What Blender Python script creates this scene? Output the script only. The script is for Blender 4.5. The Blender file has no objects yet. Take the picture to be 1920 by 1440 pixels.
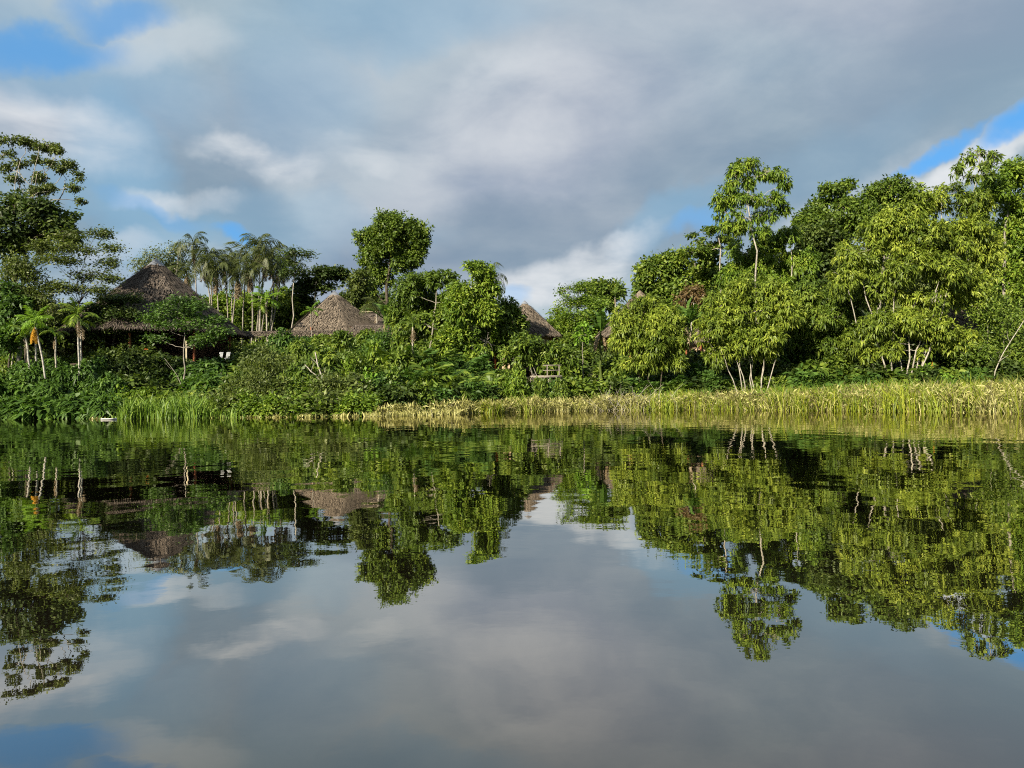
import bpy, math
import numpy as np
from mathutils import Matrix, Vector

S = bpy.context.scene
COL = S.collection
rad = math.radians

# ------------------------------------------------------------------ camera, world, sun, exposure
F = 1440.0                      # focal length in photo pixels (photo 1920 x 1440)
CAM_Z = 1.5                     # seated in a canoe on the lagoon
PITCH = math.atan(18 / 1440)
ROLL = 0.0133
EXPOSURE = 1.3
GAIN = 2 ** EXPOSURE

_f = np.array([0, math.cos(PITCH), math.sin(PITCH)])
_u0 = np.array([0, -math.sin(PITCH), math.cos(PITCH)])
_r0 = np.array([1.0, 0, 0])
_r = _r0 * math.cos(ROLL) - _u0 * math.sin(ROLL)
_u = _u0 * math.cos(ROLL) + _r0 * math.sin(ROLL)

cam_data = bpy.data.cameras.new('camera')
cam_data.sensor_width = 36
cam_data.lens = 36 * F / 1920
cam_data.clip_start = 0.1
cam_data.clip_end = 6000
cam = bpy.data.objects.new('camera', cam_data)
COL.objects.link(cam)
cam.matrix_world = Matrix(((_r[0], _u[0], -_f[0], 0), (_r[1], _u[1], -_f[1], 0), (_r[2], _u[2], -_f[2], CAM_Z), (0, 0, 0, 1)))
S.camera = cam


def ray(px, py):
    return _f * F + _r * (px - 960) + _u * (720 - py)


def T(px, py, Y):
    """the point at distance Y (metres away over the water) seen at photo pixel px, py"""
    d = ray(px, py)
    p = d * (Y / d[1])
    return np.array([p[0], p[1], p[2] + CAM_Z])


SUN = np.array([-0.56, -0.72, 0.0])
SUN_EL = rad(31)
SUN = np.array([SUN[0], SUN[1], 0]) / np.linalg.norm(SUN) * math.cos(SUN_EL) + np.array([0, 0, math.sin(SUN_EL)])

world = bpy.data.worlds.new('World')
S.world = world
world.use_nodes = True


def build_world():
    nt = world.node_tree
    nt.nodes.clear()
    N = nt.nodes.new
    L = nt.links.new

    def val(x):
        n = N('ShaderNodeValue'); n.outputs[0].default_value = x
        return n.outputs[0]

    def math_(op, a, b=None, c=None, clamp=False):
        n = N('ShaderNodeMath'); n.operation = op; n.use_clamp = clamp
        for i, x in enumerate((a, b, c)):
            if x is None: continue
            if isinstance(x, (int, float)): n.inputs[i].default_value = x
            else: L(x, n.inputs[i])
        return n.outputs[0]

    def vmath(op, a, b=None, out=0, scale=None):
        n = N('ShaderNodeVectorMath'); n.operation = op
        for i, x in enumerate((a, b)):
            if x is None: continue
            if isinstance(x, (tuple, list, np.ndarray)): n.inputs[i].default_value = tuple(float(q) for q in x)
            else: L(x, n.inputs[i])
        if scale is not None: n.inputs['Scale'].default_value = scale
        return n.outputs[out]

    def mix(fac, a, b):
        n = N('ShaderNodeMix'); n.data_type = 'RGBA'
        L(fac, n.inputs[0])
        for i, x in ((6, a), (7, b)):
            if isinstance(x, tuple): n.inputs[i].default_value = (*x, 1)
            else: L(x, n.inputs[i])
        return n.outputs[2]

    def smooth(x, lo, hi):
        n = N('ShaderNodeMapRange'); n.interpolation_type = 'SMOOTHSTEP'
        L(x, n.inputs[0]); n.inputs[1].default_value = lo; n.inputs[2].default_value = hi
        return n.outputs[0]

    def noise(vec, scale, detail, rough=0.5, dist=0.0, color=False):
        n = N('ShaderNodeTexNoise'); L(vec, n.inputs['Vector'])
        n.inputs['Scale'].default_value = scale; n.inputs['Detail'].default_value = detail
        n.inputs['Roughness'].default_value = rough; n.inputs['Distortion'].default_value = dist
        return n.outputs['Color' if color else 'Fac']

    tc = N('ShaderNodeTexCoord')
    d = vmath('NORMALIZE', tc.outputs['Generated'])
    # ragged copy of the direction, for the edges of gaps and bright patches
    wob = vmath('SUBTRACT', noise(d, 7.0, 5, 0.55, color=True), (0.5, 0.5, 0.5))
    dw = vmath('ADD', d, vmath('SCALE', wob, scale=0.12))
    # flat cloud deck seen in perspective
    sep = N('ShaderNodeSeparateXYZ'); L(d, sep.inputs[0])
    h = math_('ADD', math_('MAXIMUM', sep.outputs[2], 0.0), 0.22)
    comb = N('ShaderNodeCombineXYZ')
    L(math_('DIVIDE', sep.outputs[0], h), comb.inputs[0]); L(math_('DIVIDE', sep.outputs[1], h), comb.inputs[1])
    deck = comb.outputs[0]

    sky = N('ShaderNodeTexSky'); sky.sky_type = 'NISHITA'; sky.sun_disc = False
    sky.sun_elevation = SUN_EL; sky.sun_rotation = math.atan2(SUN[0], SUN[1])
    sky.air_density = 1.0; sky.dust_density = 0.2; sky.ozone_density = 3.0

    K = 11.0 / GAIN          # cloud radiance on the scale of the Background strength 0.1
    def c(r, g, b): return (r * K, g * K, b * K)
    big = noise(deck, 0.95, 3, 0.5, 0.6)
    fine = noise(deck, 2.6, 6, 0.52, 0.35)
    hue = noise(deck, 0.75, 2, 0.5, 0.4)
    v = math_('ADD', math_('MULTIPLY', big, 0.65), math_('MULTIPLY', fine, 0.35))
    grey = mix(smooth(hue, 0.38, 0.62), c(.235, .345, .440), c(.290, .350, .455))
    pale = mix(smooth(hue, 0.38, 0.62), c(.430, .525, .580), c(.490, .525, .585))
    grain = noise(deck, 6.5, 7, 0.6, 0.3)
    v = math_('ADD', v, math_('MULTIPLY', math_('SUBTRACT', grain, 0.5), 0.16))
    cloud = mix(smooth(v, 0.37, 0.63), grey, pale)

    def blob(px, py, wx, wy, tilt=0.0, vec=dw):
        u = ray(px, py); u = u / np.linalg.norm(u)
        e1 = np.cross(u, (0, 0, 1)); e1 /= np.linalg.norm(e1); e2 = np.cross(e1, u)
        ct, st = math.cos(rad(tilt)), math.sin(rad(tilt))
        a, b = e1 * ct + e2 * st, -e1 * st + e2 * ct
        A = vmath('DOT_PRODUCT', vec, a / (wx / F), 1); B = vmath('DOT_PRODUCT', vec, b / (wy / F), 1)
        r2 = math_('ADD', math_('MULTIPLY', A, A), math_('MULTIPLY', B, B))
        m = math_('SUBTRACT', 1.0, r2)
        ahead = math_('GREATER_THAN', vmath('DOT_PRODUCT', d, u, 1), 0.0)
        return math_('MULTIPLY', smooth(m, -1.6, 1.1), ahead)

    def total(blobs):
        o = None
        for bl in blobs:
            s = math_('MULTIPLY', blob(*bl[:5]), bl[5])
            o = s if o is None else math_('MAXIMUM', o, s)
        return o

    # brighter sunlit wisps, slate undersides, thin bluish veil, open blue gaps
    bright = total([(60, 215, 130, 45, -8, .85), (480, 300, 70, 26, -12, 1.0), (345, 372, 70, 20, -5, .8), (960, 215, 190, 60, 20, .42),
                    (660, 305, 60, 25, 0, .5), (1130, 500, 95, 26, 25, .8), (1010, 545, 110, 26, 5, .9), (1810, 318, 160, 24, 22, 1.0), (1905, 285, 60, 18, 20, .9),
                    (1560, 420, 160, 40, 30, .45), (300, 70, 90, 30, 15, .3), (215, 440, 60, 20, 0, .45)])
    slate = total([(900, 470, 300, 70, 5, .55), (390, 345, 110, 40, -25, .45), (180, 375, 70, 50, -35, .35), (1330, 330, 260, 90, 15, .35),
                   (1130, 420, 250, 60, 15, .4), (1760, 120, 220, 90, 25, .25)])
    veil = total([(240, 300, 60, 170, 15, .75), (300, 400, 150, 26, -20, .6), (560, 150, 90, 120, 20, .35), (120, 110, 180, 60, -8, .55),
                  (1260, 420, 110, 30, 30, .6), (1560, 300, 130, 40, 20, .2), (760, 20, 200, 50, 0, .45), (520, 420, 220, 40, 0, .3)])
    gaps = total([(50, 62, 105, 26, 10, .75), (215, 10, 70, 22, 5, .7), (1765, 285, 62, 10, 17, 1.0), (1925, 246, 42, 15, 12, 1.0), (432, 446, 22, 12, -20, .85),
                  (1320, 415, 50, 16, 30, .5), (968, 560, 30, 14, 0, .4), (300, 385, 70, 12, -25, .35)])
    col = mix(slate, cloud, c(.165, .245, .335))
    col = mix(veil, col, c(.220, .410, .590))
    bright = math_('MULTIPLY', bright, math_('MULTIPLY_ADD', smooth(fine, .32, .64), .80, .15))
    col = mix(bright, col, c(.740, .760, .780))
    blue = mix(val(.80), sky.outputs[0], c(.035, .290, .680))
    col = mix(gaps, col, blue)
    bg = N('ShaderNodeBackground'); L(col, bg.inputs[0]); bg.inputs[1].default_value = 0.1
    out = N('ShaderNodeOutputWorld'); L(bg.outputs[0], out.inputs[0])


build_world()

sun_data = bpy.data.lights.new('sun', 'SUN')
sun_data.energy = 5.0
sun_data.angle = rad(0.6)
sun_data.color = (1.0, 0.90, 0.72)
sun = bpy.data.objects.new('sun', sun_data)
COL.objects.link(sun)
sun.rotation_euler = Vector(tuple(-SUN)).to_track_quat('-Z', 'Y').to_euler()
sun.location = (-60, -60, 80)

vs = S.view_settings
vs.view_transform = 'Standard'
vs.look = 'None'
vs.gamma = 1.0
vs.use_curve_mapping = False
vs.exposure = EXPOSURE
S.cycles.max_bounces = 6
S.cycles.diffuse_bounces = 3
S.cycles.glossy_bounces = 3
S.cycles.transmission_bounces = 3
S.cycles.transparent_max_bounces = 4
S.cycles.caustics_reflective = False
S.cycles.caustics_refractive = False
S.cycles.use_denoising = False
S.cycles.pixel_filter_type = 'BLACKMAN_HARRIS'
S.cycles.filter_width = 1.1

# ------------------------------------------------------------------ helpers
MATS = {}


def node_mat(name):
    m = bpy.data.materials.new(name)
    m.use_nodes = True
    nt = m.node_tree
    b = nt.nodes['Principled BSDF']
    return m, nt, b, nt.nodes['Material Output']


def ramp(nt, src, stops):
    n = nt.nodes.new('ShaderNodeValToRGB')
    while len(n.color_ramp.elements) < len(stops): n.color_ramp.elements.new(0.5)
    for e, (p, c_) in zip(n.color_ramp.elements, stops):
        e.position = p; e.color = (*c_, 1)
    nt.links.new(src, n.inputs[0])
    return n.outputs[0]


def leaf_mat(name, c0, c1, c2, trans=0.30, rough=0.5, spec=0.28):
    if name in MATS: return MATS[name]
    m, nt, b, out = node_mat(name)
    at = nt.nodes.new('ShaderNodeAttribute'); at.attribute_name = 'tint'
    col = ramp(nt, at.outputs['Fac'], [(0.0, c0), (0.5, c1), (1.0, c2)])
    nt.links.new(col, b.inputs['Base Color'])
    b.inputs['Roughness'].default_value = rough
    b.inputs['Specular IOR Level'].default_value = spec
    tr = nt.nodes.new('ShaderNodeBsdfTranslucent')
    mul = nt.nodes.new('ShaderNodeMix'); mul.data_type = 'RGBA'; mul.blend_type = 'MULTIPLY'; mul.inputs[0].default_value = 1
    nt.links.new(col, mul.inputs[6]); mul.inputs[7].default_value = (1.25, 1.35, .6, 1)
    nt.links.new(mul.outputs[2], tr.inputs[0])
    mx = nt.nodes.new('ShaderNodeMixShader'); mx.inputs[0].default_value = trans
    nt.links.new(b.outputs[0], mx.inputs[1]); nt.links.new(tr.outputs[0], mx.inputs[2])
    nt.links.new(mx.outputs[0], out.inputs[0])
    MATS[name] = m
    return m


def rough_mat(name, c0, c1, scale=6.0, rough=0.85, stretch=(1, 1, 1), detail=5, bump=0.2, tint=False):
    """mottled matt surface: bark, timber, earth, thatch"""
    if name in MATS: return MATS[name]
    m, nt, b, out = node_mat(name)
    tc = nt.nodes.new('ShaderNodeTexCoord')
    mp = nt.nodes.new('ShaderNodeMapping'); mp.inputs['Scale'].default_value = stretch
    nt.links.new(tc.outputs['Object'], mp.inputs[0])
    n = nt.nodes.new('ShaderNodeTexNoise'); n.inputs['Scale'].default_value = scale; n.inputs['Detail'].default_value = detail
    nt.links.new(mp.outputs[0], n.inputs['Vector'])
    src = n.outputs['Fac']
    if tint:
        at = nt.nodes.new('ShaderNodeAttribute'); at.attribute_name = 'tint'
        mm = nt.nodes.new('ShaderNodeMath'); mm.operation = 'MULTIPLY_ADD'
        nt.links.new(n.outputs['Fac'], mm.inputs[0]); mm.inputs[1].default_value = 0.45
        m2 = nt.nodes.new('ShaderNodeMath'); m2.operation = 'MULTIPLY'; m2.inputs[1].default_value = 0.55
        nt.links.new(at.outputs['Fac'], m2.inputs[0]); nt.links.new(m2.outputs[0], mm.inputs[2])
        src = mm.outputs[0]
    nt.links.new(ramp(nt, src, [(0.28, c0), (0.72, c1)]), b.inputs['Base Color'])
    b.inputs['Roughness'].default_value = rough
    b.inputs['Specular IOR Level'].default_value = 0.25
    if bump:
        bp = nt.nodes.new('ShaderNodeBump'); bp.inputs['Strength'].default_value = bump; bp.inputs['Distance'].default_value = 0.05
        nt.links.new(n.outputs['Fac'], bp.inputs['Height']); nt.links.new(bp.outputs[0], b.inputs['Normal'])
    MATS[name] = m
    return m


LEAF = {
    'dark':   leaf_mat('leaf_dark', (.018, .034, .008), (.045, .075, .014), (.110, .145, .028)),
    'cool':   leaf_mat('leaf_cool', (.024, .052, .010), (.056, .115, .018), (.120, .200, .032)),
    'mid':    leaf_mat('leaf_mid', (.032, .058, .009), (.090, .145, .017), (.210, .260, .036)),
    'bright': leaf_mat('leaf_bright', (.042, .084, .009), (.118, .190, .018), (.260, .320, .038)),
    'yellow': leaf_mat('leaf_yellow', (.044, .076, .010), (.150, .205, .022), (.340, .385, .052)),
    'olive':  leaf_mat('leaf_olive', (.034, .050, .012), (.080, .110, .022), (.170, .200, .048)),
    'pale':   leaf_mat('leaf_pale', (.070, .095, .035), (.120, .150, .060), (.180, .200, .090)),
    'purple': leaf_mat('leaf_purple', (.030, .012, .016), (.060, .024, .028), (.100, .050, .045)),
    'rust':   leaf_mat('leaf_rust', (.060, .038, .016), (.120, .080, .034), (.190, .135, .060)),
    'dead':   leaf_mat('leaf_dead', (.110, .075, .040), (.200, .150, .090), (.300, .240, .150), trans=.15),
    'gold':   leaf_mat('leaf_gold', (.260, .130, .015), (.420, .220, .020), (.520, .320, .040)),
    'palm':   leaf_mat('leaf_palm_grove', (.028, .040, .010), (.058, .076, .018), (.115, .125, .036)),
    'palm_old': leaf_mat('leaf_palm', (0.041, 0.068, 0.016), (0.084, 0.124, 0.030), (0.149, 0.189, 0.054)),
    'lime':   leaf_mat('leaf_lime', (0.081, 0.162, 0.014), (0.149, 0.270, 0.024), (0.230, 0.351, 0.041)),
    'banana': leaf_mat('leaf_banana_green', (.035, .075, .015), (.070, .135, .022), (.130, .200, .036), rough=.4),
    'banana_old': leaf_mat('leaf_banana', (0.041, 0.101, 0.034), (0.074, 0.162, 0.047), (0.121, 0.230, 0.061), rough=.35),
}
BARK = {
    'pale': rough_mat('bark_pale', (.13, .115, .090), (.40, .37, .31), 7, stretch=(1, 1, .6)),
    'grey': rough_mat('bark_grey', (.12, .105, .085), (.28, .255, .215), 5),
    'dark': rough_mat('bark_dark', (.035, .028, .020), (.085, .068, .050), 6),
    'white': rough_mat('bark_white', (.15, .14, .12), (.46, .44, .39), 7, stretch=(1, 1, .8)),
}


class Acc:
    """collects triangles, then links them as one mesh object"""
    def __init__(self):
        self.v, self.f, self.t, self.n = [], [], [], 0

    def add(self, v, f, t=None):
        v = np.asarray(v, float).reshape(-1, 3); f = np.asarray(f, int).reshape(-1, 3)
        self.v.append(v); self.f.append(f + self.n); self.n += len(v)
        self.t.append(np.full(len(v), .5) if t is None else np.asarray(t, float))

    def mesh(self, name, mat, smooth=False):
        v = np.concatenate(self.v); f = np.concatenate(self.f); t = np.concatenate(self.t)
        me = bpy.data.meshes.new(name)
        me.vertices.add(len(v)); me.vertices.foreach_set('co', v.astype(np.float32).ravel())
        me.loops.add(f.size); me.loops.foreach_set('vertex_index', f.astype(np.int32).ravel())
        me.polygons.add(len(f)); me.polygons.foreach_set('loop_start', np.arange(0, f.size, 3, dtype=np.int32))
        me.update(calc_edges=True)
        a = me.attributes.new('tint', 'FLOAT', 'POINT'); a.data.foreach_set('value', t.astype(np.float32))
        me.materials.append(mat)
        if smooth: me.shade_smooth()
        return me

    def build(self, name, mat, parent=None, smooth=False):
        return obj(name, self.mesh(name, mat, smooth), parent)


def obj(name, me, parent=None, loc=None, rot=None, scale=None):
    o = bpy.data.objects.new(name, me)
    COL.objects.link(o)
    if parent is not None: o.parent = parent
    if loc is not None: o.location = tuple(float(q) for q in loc)
    if rot is not None: o.rotation_euler = rot
    if scale is not None: o.scale = scale if isinstance(scale, tuple) else (scale,) * 3
    return o


def thing(name, label, cat, loc, group=None, rz=0.0):
    o = obj(name, None, None, loc, (0, 0, rz))
    o.empty_display_size = 0.3
    return tag(o, label, cat, group)


def tag(o, label, cat, group=None):
    o['label'] = label; o['category'] = cat
    if group: o['group'] = group
    return o


def unit(v):
    v = np.asarray(v, float)
    return v / (np.linalg.norm(v, axis=-1, keepdims=True) + 1e-9)


def tube(acc, path, radii, sides=5, cap=False):
    p = np.asarray(path, float); n = len(p)
    r = np.broadcast_to(np.asarray(radii, float), (n,))
    tan = unit(np.gradient(p, axis=0))
    ref = np.array([0.0, 1, 0]) if abs(tan[0][2]) > .8 else np.array([0.0, 0, 1])
    a = unit(np.cross(tan, ref)); b = np.cross(tan, a)
    ang = np.arange(sides) * 2 * math.pi / sides
    ring = p[:, None] + r[:, None, None] * (np.cos(ang)[None, :, None] * a[:, None] + np.sin(ang)[None, :, None] * b[:, None])
    i = np.arange(n - 1)[:, None] * sides; j = np.arange(sides)[None]; k = (j + 1) % sides
    q = np.stack([i + j, i + k, i + sides + k, i + sides + j], -1).reshape(-1, 4)
    f = np.concatenate([q[:, [0, 1, 2]], q[:, [0, 2, 3]]])
    v = ring.reshape(-1, 3)
    if cap:
        f = np.concatenate([f, [[(n - 1) * sides, (n - 1) * sides + x, (n - 1) * sides + x + 1] for x in range(1, sides - 1)],
                            [[0, x + 1, x] for x in range(1, sides - 1)]])
    acc.add(v, f)


def limb(rng, a, b, bend=0.12, n=6, up=0.0, jit=0.03):
    a, b = np.asarray(a, float), np.asarray(b, float)
    L = np.linalg.norm(b - a)
    m = (a + b) / 2 + rng.normal(0, bend, 3) * L + np.array([0, 0, up * L])
    t = np.linspace(0, 1, n)[:, None]
    p = (1 - t) ** 2 * a + 2 * t * (1 - t) * m + t ** 2 * b
    p[1:-1] += rng.normal(0, jit * L / 2, (n - 2, 3))
    return p


def box(acc, x0, x1, y0, y1, z0, z1, rot=None, at=(0, 0, 0)):
    v = np.array([[x, y, z] for z in (z0, z1) for y in (y0, y1) for x in (x0, x1)], float)
    if rot is not None: v = v @ np.asarray(rot).T
    v = v + np.asarray(at)
    q = [(0, 2, 3, 1), (4, 5, 7, 6), (0, 1, 5, 4), (2, 6, 7, 3), (0, 4, 6, 2), (1, 3, 7, 5)]
    acc.add(v, [t for a, b, c_, d in q for t in ((a, b, c_), (a, c_, d))])


def bar(acc, a, b, r):
    tube(acc, [a, b], r, 6, cap=True)


def leaves(acc, base, d, nrm, L, Wd, bend, tint):
    """kite leaves folded along the midrib and bent at the tip; two triangles each"""
    d = unit(d); s = unit(np.cross(d, nrm)); n = np.cross(s, d)
    L = np.asarray(L)[:, None]; Wd = np.asarray(Wd)[:, None]; bend = np.asarray(bend)[:, None]
    mid = base + d * L * .42
    tip = base + d * L * (1 - .3 * bend) - np.array([0, 0, 1.0]) * L * bend
    v = np.stack([base, mid + s * Wd * .5, mid - s * Wd * .5, tip], 1)
    k = len(base); o = np.arange(k)[:, None] * 4
    f = np.concatenate([o + [[0, 1, 2]], o + [[1, 3, 2]]])
    acc.add(v.reshape(-1, 3), f, np.repeat(tint, 4))


STYLE = {
    #          leaf L, W,   per clump, spread, out, rnd, down, bend, clumps per m2 of lobe
    'broad': dict(L=.42, W=.25, n=9, sp=.22, out=.60, rnd=.80, down=.05, bend=.14, nc=36),
    'droop': dict(L=.66, W=.19, n=9, sp=.09, out=.60, rnd=.75, down=.10, bend=.42, nc=30),
    'fine':  dict(L=.28, W=.12, n=14, sp=.36, out=.40, rnd=.80, down=.0, bend=.08, nc=30),
    'bush':  dict(L=.46, W=.18, n=9, sp=.16, out=.70, rnd=.70, down=.0, bend=.28, nc=36),
    'big':   dict(L=.62, W=.36, n=4, sp=.25, out=.7, rnd=.6, down=.05, bend=.25, nc=8),
}


def sphere_dirs(rng, k, upbias=0.0):
    v = rng.normal(size=(k, 3)); v = unit(v); v[:, 2] += upbias
    return unit(v)


def crown(acc, rng, lobes, style, subr, dens, flat, gap, lsize, scale):
    """leaves over lumpy sub-lobes of each lobe; returns the sub-lobe centres for the limbs"""
    st = STYLE[style]
    heads = []
    ph = rng.uniform(0, 6.28, (6, 1)); kv = rng.normal(0, 1.0, (6, 3)) * 1.5 / max(subr, .4)
    for (c, R) in lobes:
        sr0 = min(subr, .75 * min(R[0], R[2]) + .15)
        ns = int(math.ceil(2.6 * R[0] * R[2] / sr0 ** 2)) + 2
        dirs = sphere_dirs(rng, ns, .12)
        rr = rng.uniform(.30, 1.0, ns) ** .6
        cen = c + dirs * rr[:, None] * np.maximum(R - sr0 * .55 * np.array([1, 1, flat]), .1)
        tone = rng.uniform(-.25, .22, ns)
        for q, tn in zip(cen, tone):
            sr = sr0 * rng.uniform(.65, 1.15)
            nc = max(3, int(st['nc'] * sr * sr * dens / (scale * lsize) ** 1.5))
            o = sphere_dirs(rng, nc, .22)
            p = q + o * (sr * rng.uniform(.45, 1.08, nc) ** .8)[:, None] * np.array([1, 1, flat])
            if gap:
                g = np.sin(kv @ p.T + ph).sum(0)
                keep = g > (gap - 1) * 2.4
                p, o = p[keep], o[keep]
                if not len(p): continue
            heads.append((c, q, p))
            n = st['n']; k = len(p) * n
            o_ = np.repeat(o, n, 0); rv = sphere_dirs(rng, k)
            sp = st['sp'] * scale * lsize
            b = np.repeat(p, n, 0) + rng.normal(0, 1, (k, 3)) * sp * np.array([1, 1, .55 if flat < .7 else 1])
            dd = o_ * st['out'] + rv * st['rnd'] - np.array([0, 0, st['down']])
            if flat < .7: dd[:, 2] *= .4
            nr = unit(np.array([0, 0, .55]) + sphere_dirs(rng, k) * .6 + o_ * .75)
            L = st['L'] * scale * lsize * rng.uniform(.65, 1.25, k)
            Wd = L * st['W'] / st['L'] * rng.uniform(.8, 1.2, k)
            tint = .5 + tn + np.repeat(rng.uniform(-.18, .18, len(p)), n) + rng.uniform(-.2, .2, k)
            leaves(acc, b, dd, nr, L, Wd, st['bend'] * rng.uniform(.5, 1.5, k), np.clip(tint, 0, 1))
    return heads


SEED = [1]


def copy_thing(src, loc, rz, scale, label=None, group=None):
    c_ = src.copy(); COL.objects.link(c_)
    c_.location = tuple(float(q) for q in loc); c_.rotation_euler = (0, 0, rz); c_.scale = scale
    if label: c_['label'] = label
    if group: c_['group'] = group
    for ch in src.children:
        d_ = ch.copy(); COL.objects.link(d_); d_.parent = c_
    return c_



def new_rng():
    SEED[0] += 1
    return np.random.default_rng(SEED[0] * 7919)


def ground_at(x, y):
    return float(ground(np.array([x]), np.array([y]))[0])


def tree(name, label, bx, Y, lobes, style='broad', pal='mid', bark='grey', group=None, stems=1, dens=1.0, subr=1.1, flat=1.0, gap=0.0,
         lsize=1.0, r=None, fork=.35, twigs=2, spread=.25, cat='tree', top=None, stem_bend=.05, lbend=.10, parts=('trunk', 'crown')):
    rng = new_rng()
    sc = max(1.0, Y / 72.0) ** .6
    p0 = T(bx, 740, Y); base = np.array([p0[0], Y, ground_at(p0[0], Y)])
    root = thing(name, label, cat, base, group)
    s = Y / F
    LB = []
    for lb in lobes:
        px, py, rx, ry = lb[:4]; dy = lb[4] if len(lb) > 4 else rng.uniform(-.4, .4) * rx * s
        LB.append((T(px, py, Y + dy) - base, np.array([rx * s, max(.75 * rx, .5 * ry) * s, ry * s])))
    ca = Acc()
    heads = crown(ca, rng, LB, style, subr * sc ** .5, dens, flat, gap, lsize, sc)
    cr = ca.build(parts[1], LEAF[pal], root)
    cr['kind'] = 'stuff'
    # trunk, limbs and twigs
    ta = Acc()
    cents = np.array([c for c, R in LB]); H = cents[:, 2].max()
    r = r or max(.05, H * .0125)
    order = np.argsort(rng.random(len(LB)))
    for k in range(stems):
        mine = [LB[i] for i in range(len(LB)) if i % stems == k] or [LB[k % len(LB)]]
        hi = max(mine, key=lambda q: q[0][2])
        foot = np.zeros(3) if stems == 1 else np.array([np.clip(hi[0][0] * .22, -2 * spread, 2 * spread) + rng.normal(0, .12), np.clip(hi[0][1] * .3, -spread, spread) + rng.normal(0, .2), 0])
        foot[2] = -.3
        tip = hi[0] if top is None else T(top[0], top[1], Y) - base
        path = limb(rng, foot, tip, stem_bend, 9, .0, .015)
        rr = np.linspace(1, .35, 9) ** 1.0 * (r if stems == 1 else r * .75)
        rr[0] *= 1.35
        tube(ta, path, rr, 7)
        zs = path[:, 2]
        for (c, R) in mine:
            hd = np.linalg.norm((c - path[-1])[:2])
            want = max(fork * zs[-1], min(c[2] - R[2] * .3 - .5 * hd, zs[-1] * .95))
            i = int(np.clip(np.searchsorted(zs, want), 1, 8))
            a = path[i]; rl = max(rr[i] * .6, .02)
            if np.linalg.norm(c - a) > .3:
                lp = limb(rng, a, c, lbend, 9, .05, .03 + .2 * max(0, lbend - .1))
                tube(ta, lp, np.linspace(rl, rl * .45, 9), 6 if twigs else 4)
            mysub = [h for h in heads if h[0] is c]
            for (_, q, pts) in mysub:
                lp = limb(rng, c, q, .12, 4, .04, .04)
                tube(ta, lp, np.linspace(rl * .45, max(.012, rl * .2), 4), 4 if twigs else 3)
                for w in range(min(twigs, len(pts))):
                    e = pts[rng.integers(len(pts))]
                    tube(ta, limb(rng, q, e, .15, 4, .05, .05), np.linspace(max(.012, rl * .2), .008, 4), 3)
    ta.build(parts[0], BARK[bark], root, smooth=True)
    return root


PAL_WORD = {'dark': 'dark green', 'cool': 'deep green', 'mid': 'mid green', 'olive': 'olive', 'bright': 'bright green', 'purple': 'dark purple', 'lime': 'lime green', 'gold': 'orange'}
LEAF_WORD = {'droop': 'hanging narrow leaves', 'fine': 'tiny leaves', 'bush': 'pointed leaves', 'big': 'broad leaves', 'broad': 'glossy leaves'}
PROTO = {}
_prng = np.random.default_rng(303)


def shrub(where, px, Y, wpx, hpx, style='bush', pal='mid', group='shrubs', name='shrub', dens=1.0, lsize=1.0, subr=.75, label=None):
    """rounded plant standing on the ground; wpx and hpx are its half width and its height in photo pixels"""
    p = T(px, 740, Y); z = ground_at(p[0], Y); s = Y / F
    w_, h_ = wpx * s, hpx * s
    size = min((1.0, 1.8, 3.0, 4.2), key=lambda q: abs(q - h_))
    word = {1.0: 'low', 1.8: 'knee-high', 3.0: 'bushy', 4.2: 'tall'}[size]
    if label is None: label = f'{word} {PAL_WORD[pal]} shrub with {LEAF_WORD[style]} {where}'
    var = int(_prng.integers(2)); key = (style, pal, size, lsize, var)
    if key not in PROTO:
        W0, H0, Yp = size * .62, size, 60.0; q = F / Yp
        bp = (T(960, 740, Yp)[0], Yp, ground_at(T(960, 740, Yp)[0], Yp))
        d = np.array([bp[0], Yp, bp[2] - CAM_Z]); by = 720 - (d @ _u) * F / (d @ _f)
        W1, H1 = W0 * q, H0 * q
        lob = [(960, by - H1 * .50, W1 * .8, H1 * .48), (960 - W1 * .45, by - H1 * .34, W1 * .5, H1 * .34, -.3 * W0), (960 + W1 * .45, by - H1 * .32, W1 * .5, H1 * .32, .3 * W0),
               (960 + W1 * .1, by - H1 * .8, W1 * .42, H1 * .2), (960 + (.2 - .4 * var) * W1, by - H1 * .3, W1 * .5, H1 * .3, -.55 * W0)]
        PROTO[key] = tree(name, label, 960, Yp, lob, style, pal, 'dark', group, stems=3, dens=dens, subr=min(subr, size * .34), lsize=lsize, r=.05, spread=.2, twigs=0,
                          cat='shrub', parts=('stems', 'foliage'))
        r_ = PROTO[key]; r_['label'] = label; r_['group'] = f'{label} group' if group is None else group
        r_.location = (p[0], Y, z); r_.rotation_euler = (0, 0, 0); r_.scale = (w_ / W0, w_ / W0, h_ / H0)
        return r_
    W0, H0 = size * .62, size
    return copy_thing(PROTO[key], (p[0], Y, z), float(_prng.uniform(0, 6.28)), (w_ / W0, w_ / W0, h_ / H0), label, group)


# ------------------------------------------------------------------ setting: ground, water
_SH = [(-700, 792), (0, 787), (240, 784.5), (400, 783), (600, 781.5), (760, 779), (960, 773.5), (1130, 770.5), (1300, 769), (1500, 770), (1700, 772.5), (1920, 776), (2600, 768)]
_RW = [(-700, .8), (0, .8), (420, 1.0), (700, 1.2), (860, 2.5), (1000, 4.5), (1300, 7.0), (1500, 10.0), (1700, 13.5), (1900, 16.0), (2600, 18)]


def _horizon(px): return 738 - (px - 960) * ROLL


_shx, _shy, _rwx = [], [], []
for px, py in _SH:
    Dp = F * CAM_Z / (py - _horizon(px))
    _shx.append((px - 960) * Dp / F); _shy.append(Dp)
_rw = np.interp([p for p, _ in _SH], [p for p, _ in _RW], [w for _, w in _RW])


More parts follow.
